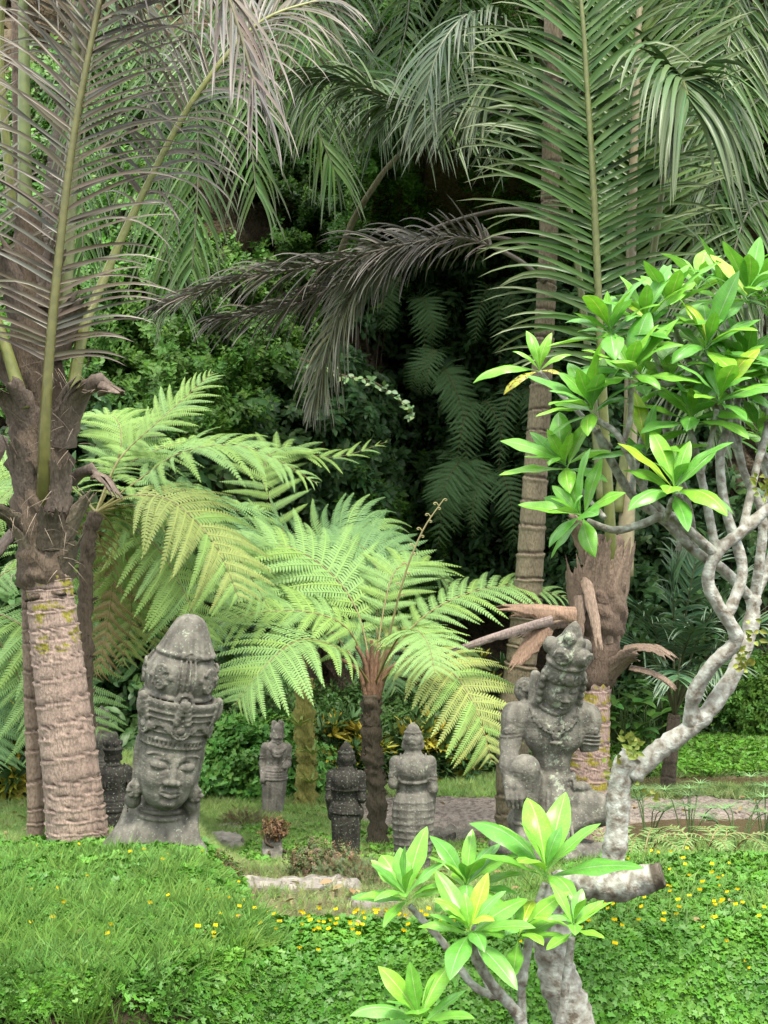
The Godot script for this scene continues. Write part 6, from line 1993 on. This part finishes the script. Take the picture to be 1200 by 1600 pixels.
# ------------------------------------------------------------------ ground cover
func scatter(called: String, label: String, n: int, px0: float, px1: float, d0: float, d1: float, kind: String, size: float, col: Color, alt: Color, material: String, keep: Callable, far_size := 0.0, sink := 0.0) -> void:
	var where := []
	var cols := PackedColorArray()
	var tries := 0
	while where.size() < n and tries < n * 8:
		tries += 1
		var d := sqrt(lerpf(d0 * d0, d1 * d1, rng.randf()))
		var px := rnd(px0, px1)
		var x := (px - 600.0) / FOCAL * d
		if not keep.call(px, d, x): continue
		var yy := ground_y(x, d)
		var e := 0.06
		var nrm := Vector3(ground_y(x - e, d) - ground_y(x + e, d), 2.0 * e, ground_y(x, d + e) - ground_y(x, d - e)).normalized()
		var tr := turned(Vector3(x, yy - sink, -d) + nrm * 0.005, size + far_size * (d - d0), 0.35)
		var ax := Vector3.UP.cross(nrm)
		if ax.length() > 0.02: tr.basis = Basis(ax.normalized(), Vector3.UP.angle_to(nrm) * 0.9) * tr.basis
		where.append(tr)
		var k := 0.5 + 0.9 * lump.get_noise_2d(x * 2.3 + 9.0, d * 2.3)
		cols.append(jit(col.lerp(alt, clampf(k, 0.0, 1.0)), 0.22))
	var o := many(called, clump(kind), M[material], where, cols)
	tag(o, label, "ground cover", "", "stuff")

func bed(px: float, d: float) -> bool:
	# stream bed and mud, where nothing grows
	if d < 12.6 or d > 19.2: return false
	var x := (px - 600.0) / FOCAL * d
	if px > 690 and d > 13.3 and d < 14.7 - 0.3 * sin(x * 1.3): return true
	if px > 930 and d > 17.3 and d < 19.0: return true
	var bar := d + 0.3 * sin(x * 1.3) > 14.7 and d + 0.2 * sin(x * 0.9) < 16.7 and px > 550
	var spit := px > 560 and px < 940 and d > 12.7 and d < 15.2 and lump.get_noise_2d(x * 2.0, d * 2.0) > -0.25
	return bar or spit

func on_path(px: float, d: float) -> bool:
	return px > 375.0 + 8.0 * sin(d * 3.0) and px < 610 and d > 7.9 and d < 10.2

func build_ground_cover() -> void:
	var lush := Color(0.092, 0.245, 0.022)
	var deep := Color(0.052, 0.155, 0.018)
	var lime := Color(0.145, 0.275, 0.05)
	scatter("clover_cover", "dense clover-like ground cover over the near bank and its face", 24000, -40, 1240, 5.9, 7.75, "clover", 0.088, lush, deep, "leaf", func(px, d, x): return d > edge_depth(x) - 0.62 and lump.get_noise_2d(x * 5.0, d * 5.0) > -0.36 and (d < 7.2 or px < 390 or px > 850) and not (px > 150 and px < 300 and d < edge_depth(x) - 0.02 and lump.get_noise_2d(px * 0.03, d * 9.0) > -0.1))
	scatter("clover_cover", "clover-like ground cover on the bank around the stone head", 7500, -60, 400, 7.5, 9.6, "clover", 0.12, lush, deep, "leaf", func(px, d, x): return px < 385 - (d - 7.5) * 12.0 and lump.get_noise_2d(x * 1.6 + 4.0, d * 1.6) > -0.25)
	scatter("clover_cover", "clover-like ground cover on the bank beyond the frangipani trunk", 6500, 840, 1260, 7.5, 10.2, "clover", 0.105, lush, deep, "leaf", func(px, d, _x): return px > 850 + (d - 7.5) * 14.0)
	scatter("tall_grass", "long fresh grass blades on the near left bank", 1700, -60, 520, 5.6, 8.6, "grass", 0.15, lime, Color(0.10, 0.21, 0.045), "grass", func(px, d, x): return d > edge_depth(x) - 0.25 and px < 470 - (d - 6.0) * 60.0 + 130.0 * lump.get_noise_2d(x * 2.0, d * 2.0))
	scatter("tall_grass", "scattered grass blades in the ground cover on the right bank", 900, 760, 1250, 6.5, 10.5, "grass", 0.13, lime, Color(0.14, 0.24, 0.07), "grass", func(_px, d, x): return d > edge_depth(x) - 0.05)
	scatter("lawn_grass", "mown grass on the terrace around the standing statues", 34000, -60, 1260, 8.0, 16.5, "grass", 0.055, Color(0.19, 0.34, 0.08), Color(0.27, 0.33, 0.13), "grass", func(px, d, _x): return not bed(px, d) and not (on_path(px, d) and rng.randf() < 0.75), 0.009)
	scatter("lawn_grass", "bright low plants between the standing statues", 5200, 380, 760, 10.8, 16.4, "clover", 0.11, Color(0.13, 0.32, 0.04), lush, "leaf", func(px, d, x): return not bed(px, d) and lump.get_noise_2d(x * 1.8, d * 1.8) > -0.05)
	scatter("lawn_grass", "grass beyond the stream at the foot of the slope", 15000, 300, 1300, 16.4, 22.5, "grass", 0.13, Color(0.19, 0.35, 0.08), Color(0.25, 0.34, 0.12), "grass", func(px, d, _x): return not bed(px, d))
	scatter("lawn_grass", "lush green plants along the far bank of the stream", 4200, 930, 1300, 19.1, 21.5, "clover", 0.16, Color(0.14, 0.33, 0.04), lush, "leaf", func(_px, _d, _x): return true)
	scatter("lawn_grass", "grassy strip on top of the mud bar", 1500, 940, 1300, 16.5, 17.5, "grass", 0.13, Color(0.16, 0.27, 0.08), Color(0.22, 0.28, 0.12), "grass", func(_px, _d, _x): return true)
	scatter("dry_litter", "dry clippings on the worn path", 2200, 330, 640, 8.0, 13.0, "feather", 0.06, Color(0.26, 0.22, 0.13), Color(0.18, 0.20, 0.09), "soft_leaf", func(px, d, _x): return px > 370 and not bed(px, d))
	scatter("leaf_litter", "fallen brown leaves lying on the bank and lawn", 420, -40, 1240, 6.4, 16.0, "litter", 0.075, Color(0.24, 0.15, 0.08), Color(0.30, 0.24, 0.12), "soft_leaf", func(_px, d, x): return d > edge_depth(x), 0.002, -0.045)
	# yellow flowers
	var fm := MB.new()
	leaf(fm, Vector3.ZERO, Vector3(-0.6, 0.8, 0.1), Vector3.BACK, 0.020, 0.021, 0.4, 0.2, 4, Color(0.78, 0.58, 0.014), 1)
	leaf(fm, Vector3.ZERO, Vector3(0.6, 0.8, 0.1), Vector3.BACK, 0.020, 0.021, 0.4, 0.2, 4, Color(0.80, 0.61, 0.014), 1)
	leaf(fm, Vector3.ZERO, Vector3(0.0, 0.3, 1.0), Vector3.UP, 0.012, 0.012, 0.4, 0.4, 2, Color(0.72, 0.48, 0.01), 2)
	tube(fm, PackedVector3Array([Vector3(0, -0.05, 0), Vector3.ZERO]), PackedFloat32Array([0.0012, 0.0012]), 4, Color(0.15, 0.25, 0.05))
	var fmesh := fm.mesh()
	var place := []
	for i in 150:
		var d := rnd(6.65, 7.55)
		place.append([rnd(330, 1195), d if i % 2 else rnd(6.5, 7.3)])
	for i in 36: place.append([rnd(20, 380), rnd(6.4, 9.2)])
	for i in 22: place.append([rnd(960, 1195), rnd(7.6, 9.3)])
	for a in place:
		var g := G(a[0], a[1])
		var o := MeshInstance3D.new()
		o.name = numbered("yellow_flower")
		o.mesh = fmesh
		o.material_override = M.petal
		add_child(o)
		o.transform = Transform3D(Basis.from_euler(Vector3(rnd(-0.3, 0.4), rnd(-0.9, 0.9), rnd(-0.3, 0.3))).scaled(Vector3.ONE * rnd(0.65, 1.0)), g + Vector3(0, rnd(0.075, 0.105), 0))
		tag(o, "small yellow pea-like flower standing above the clover-like ground cover", "flower", "yellow flowers in the ground cover")
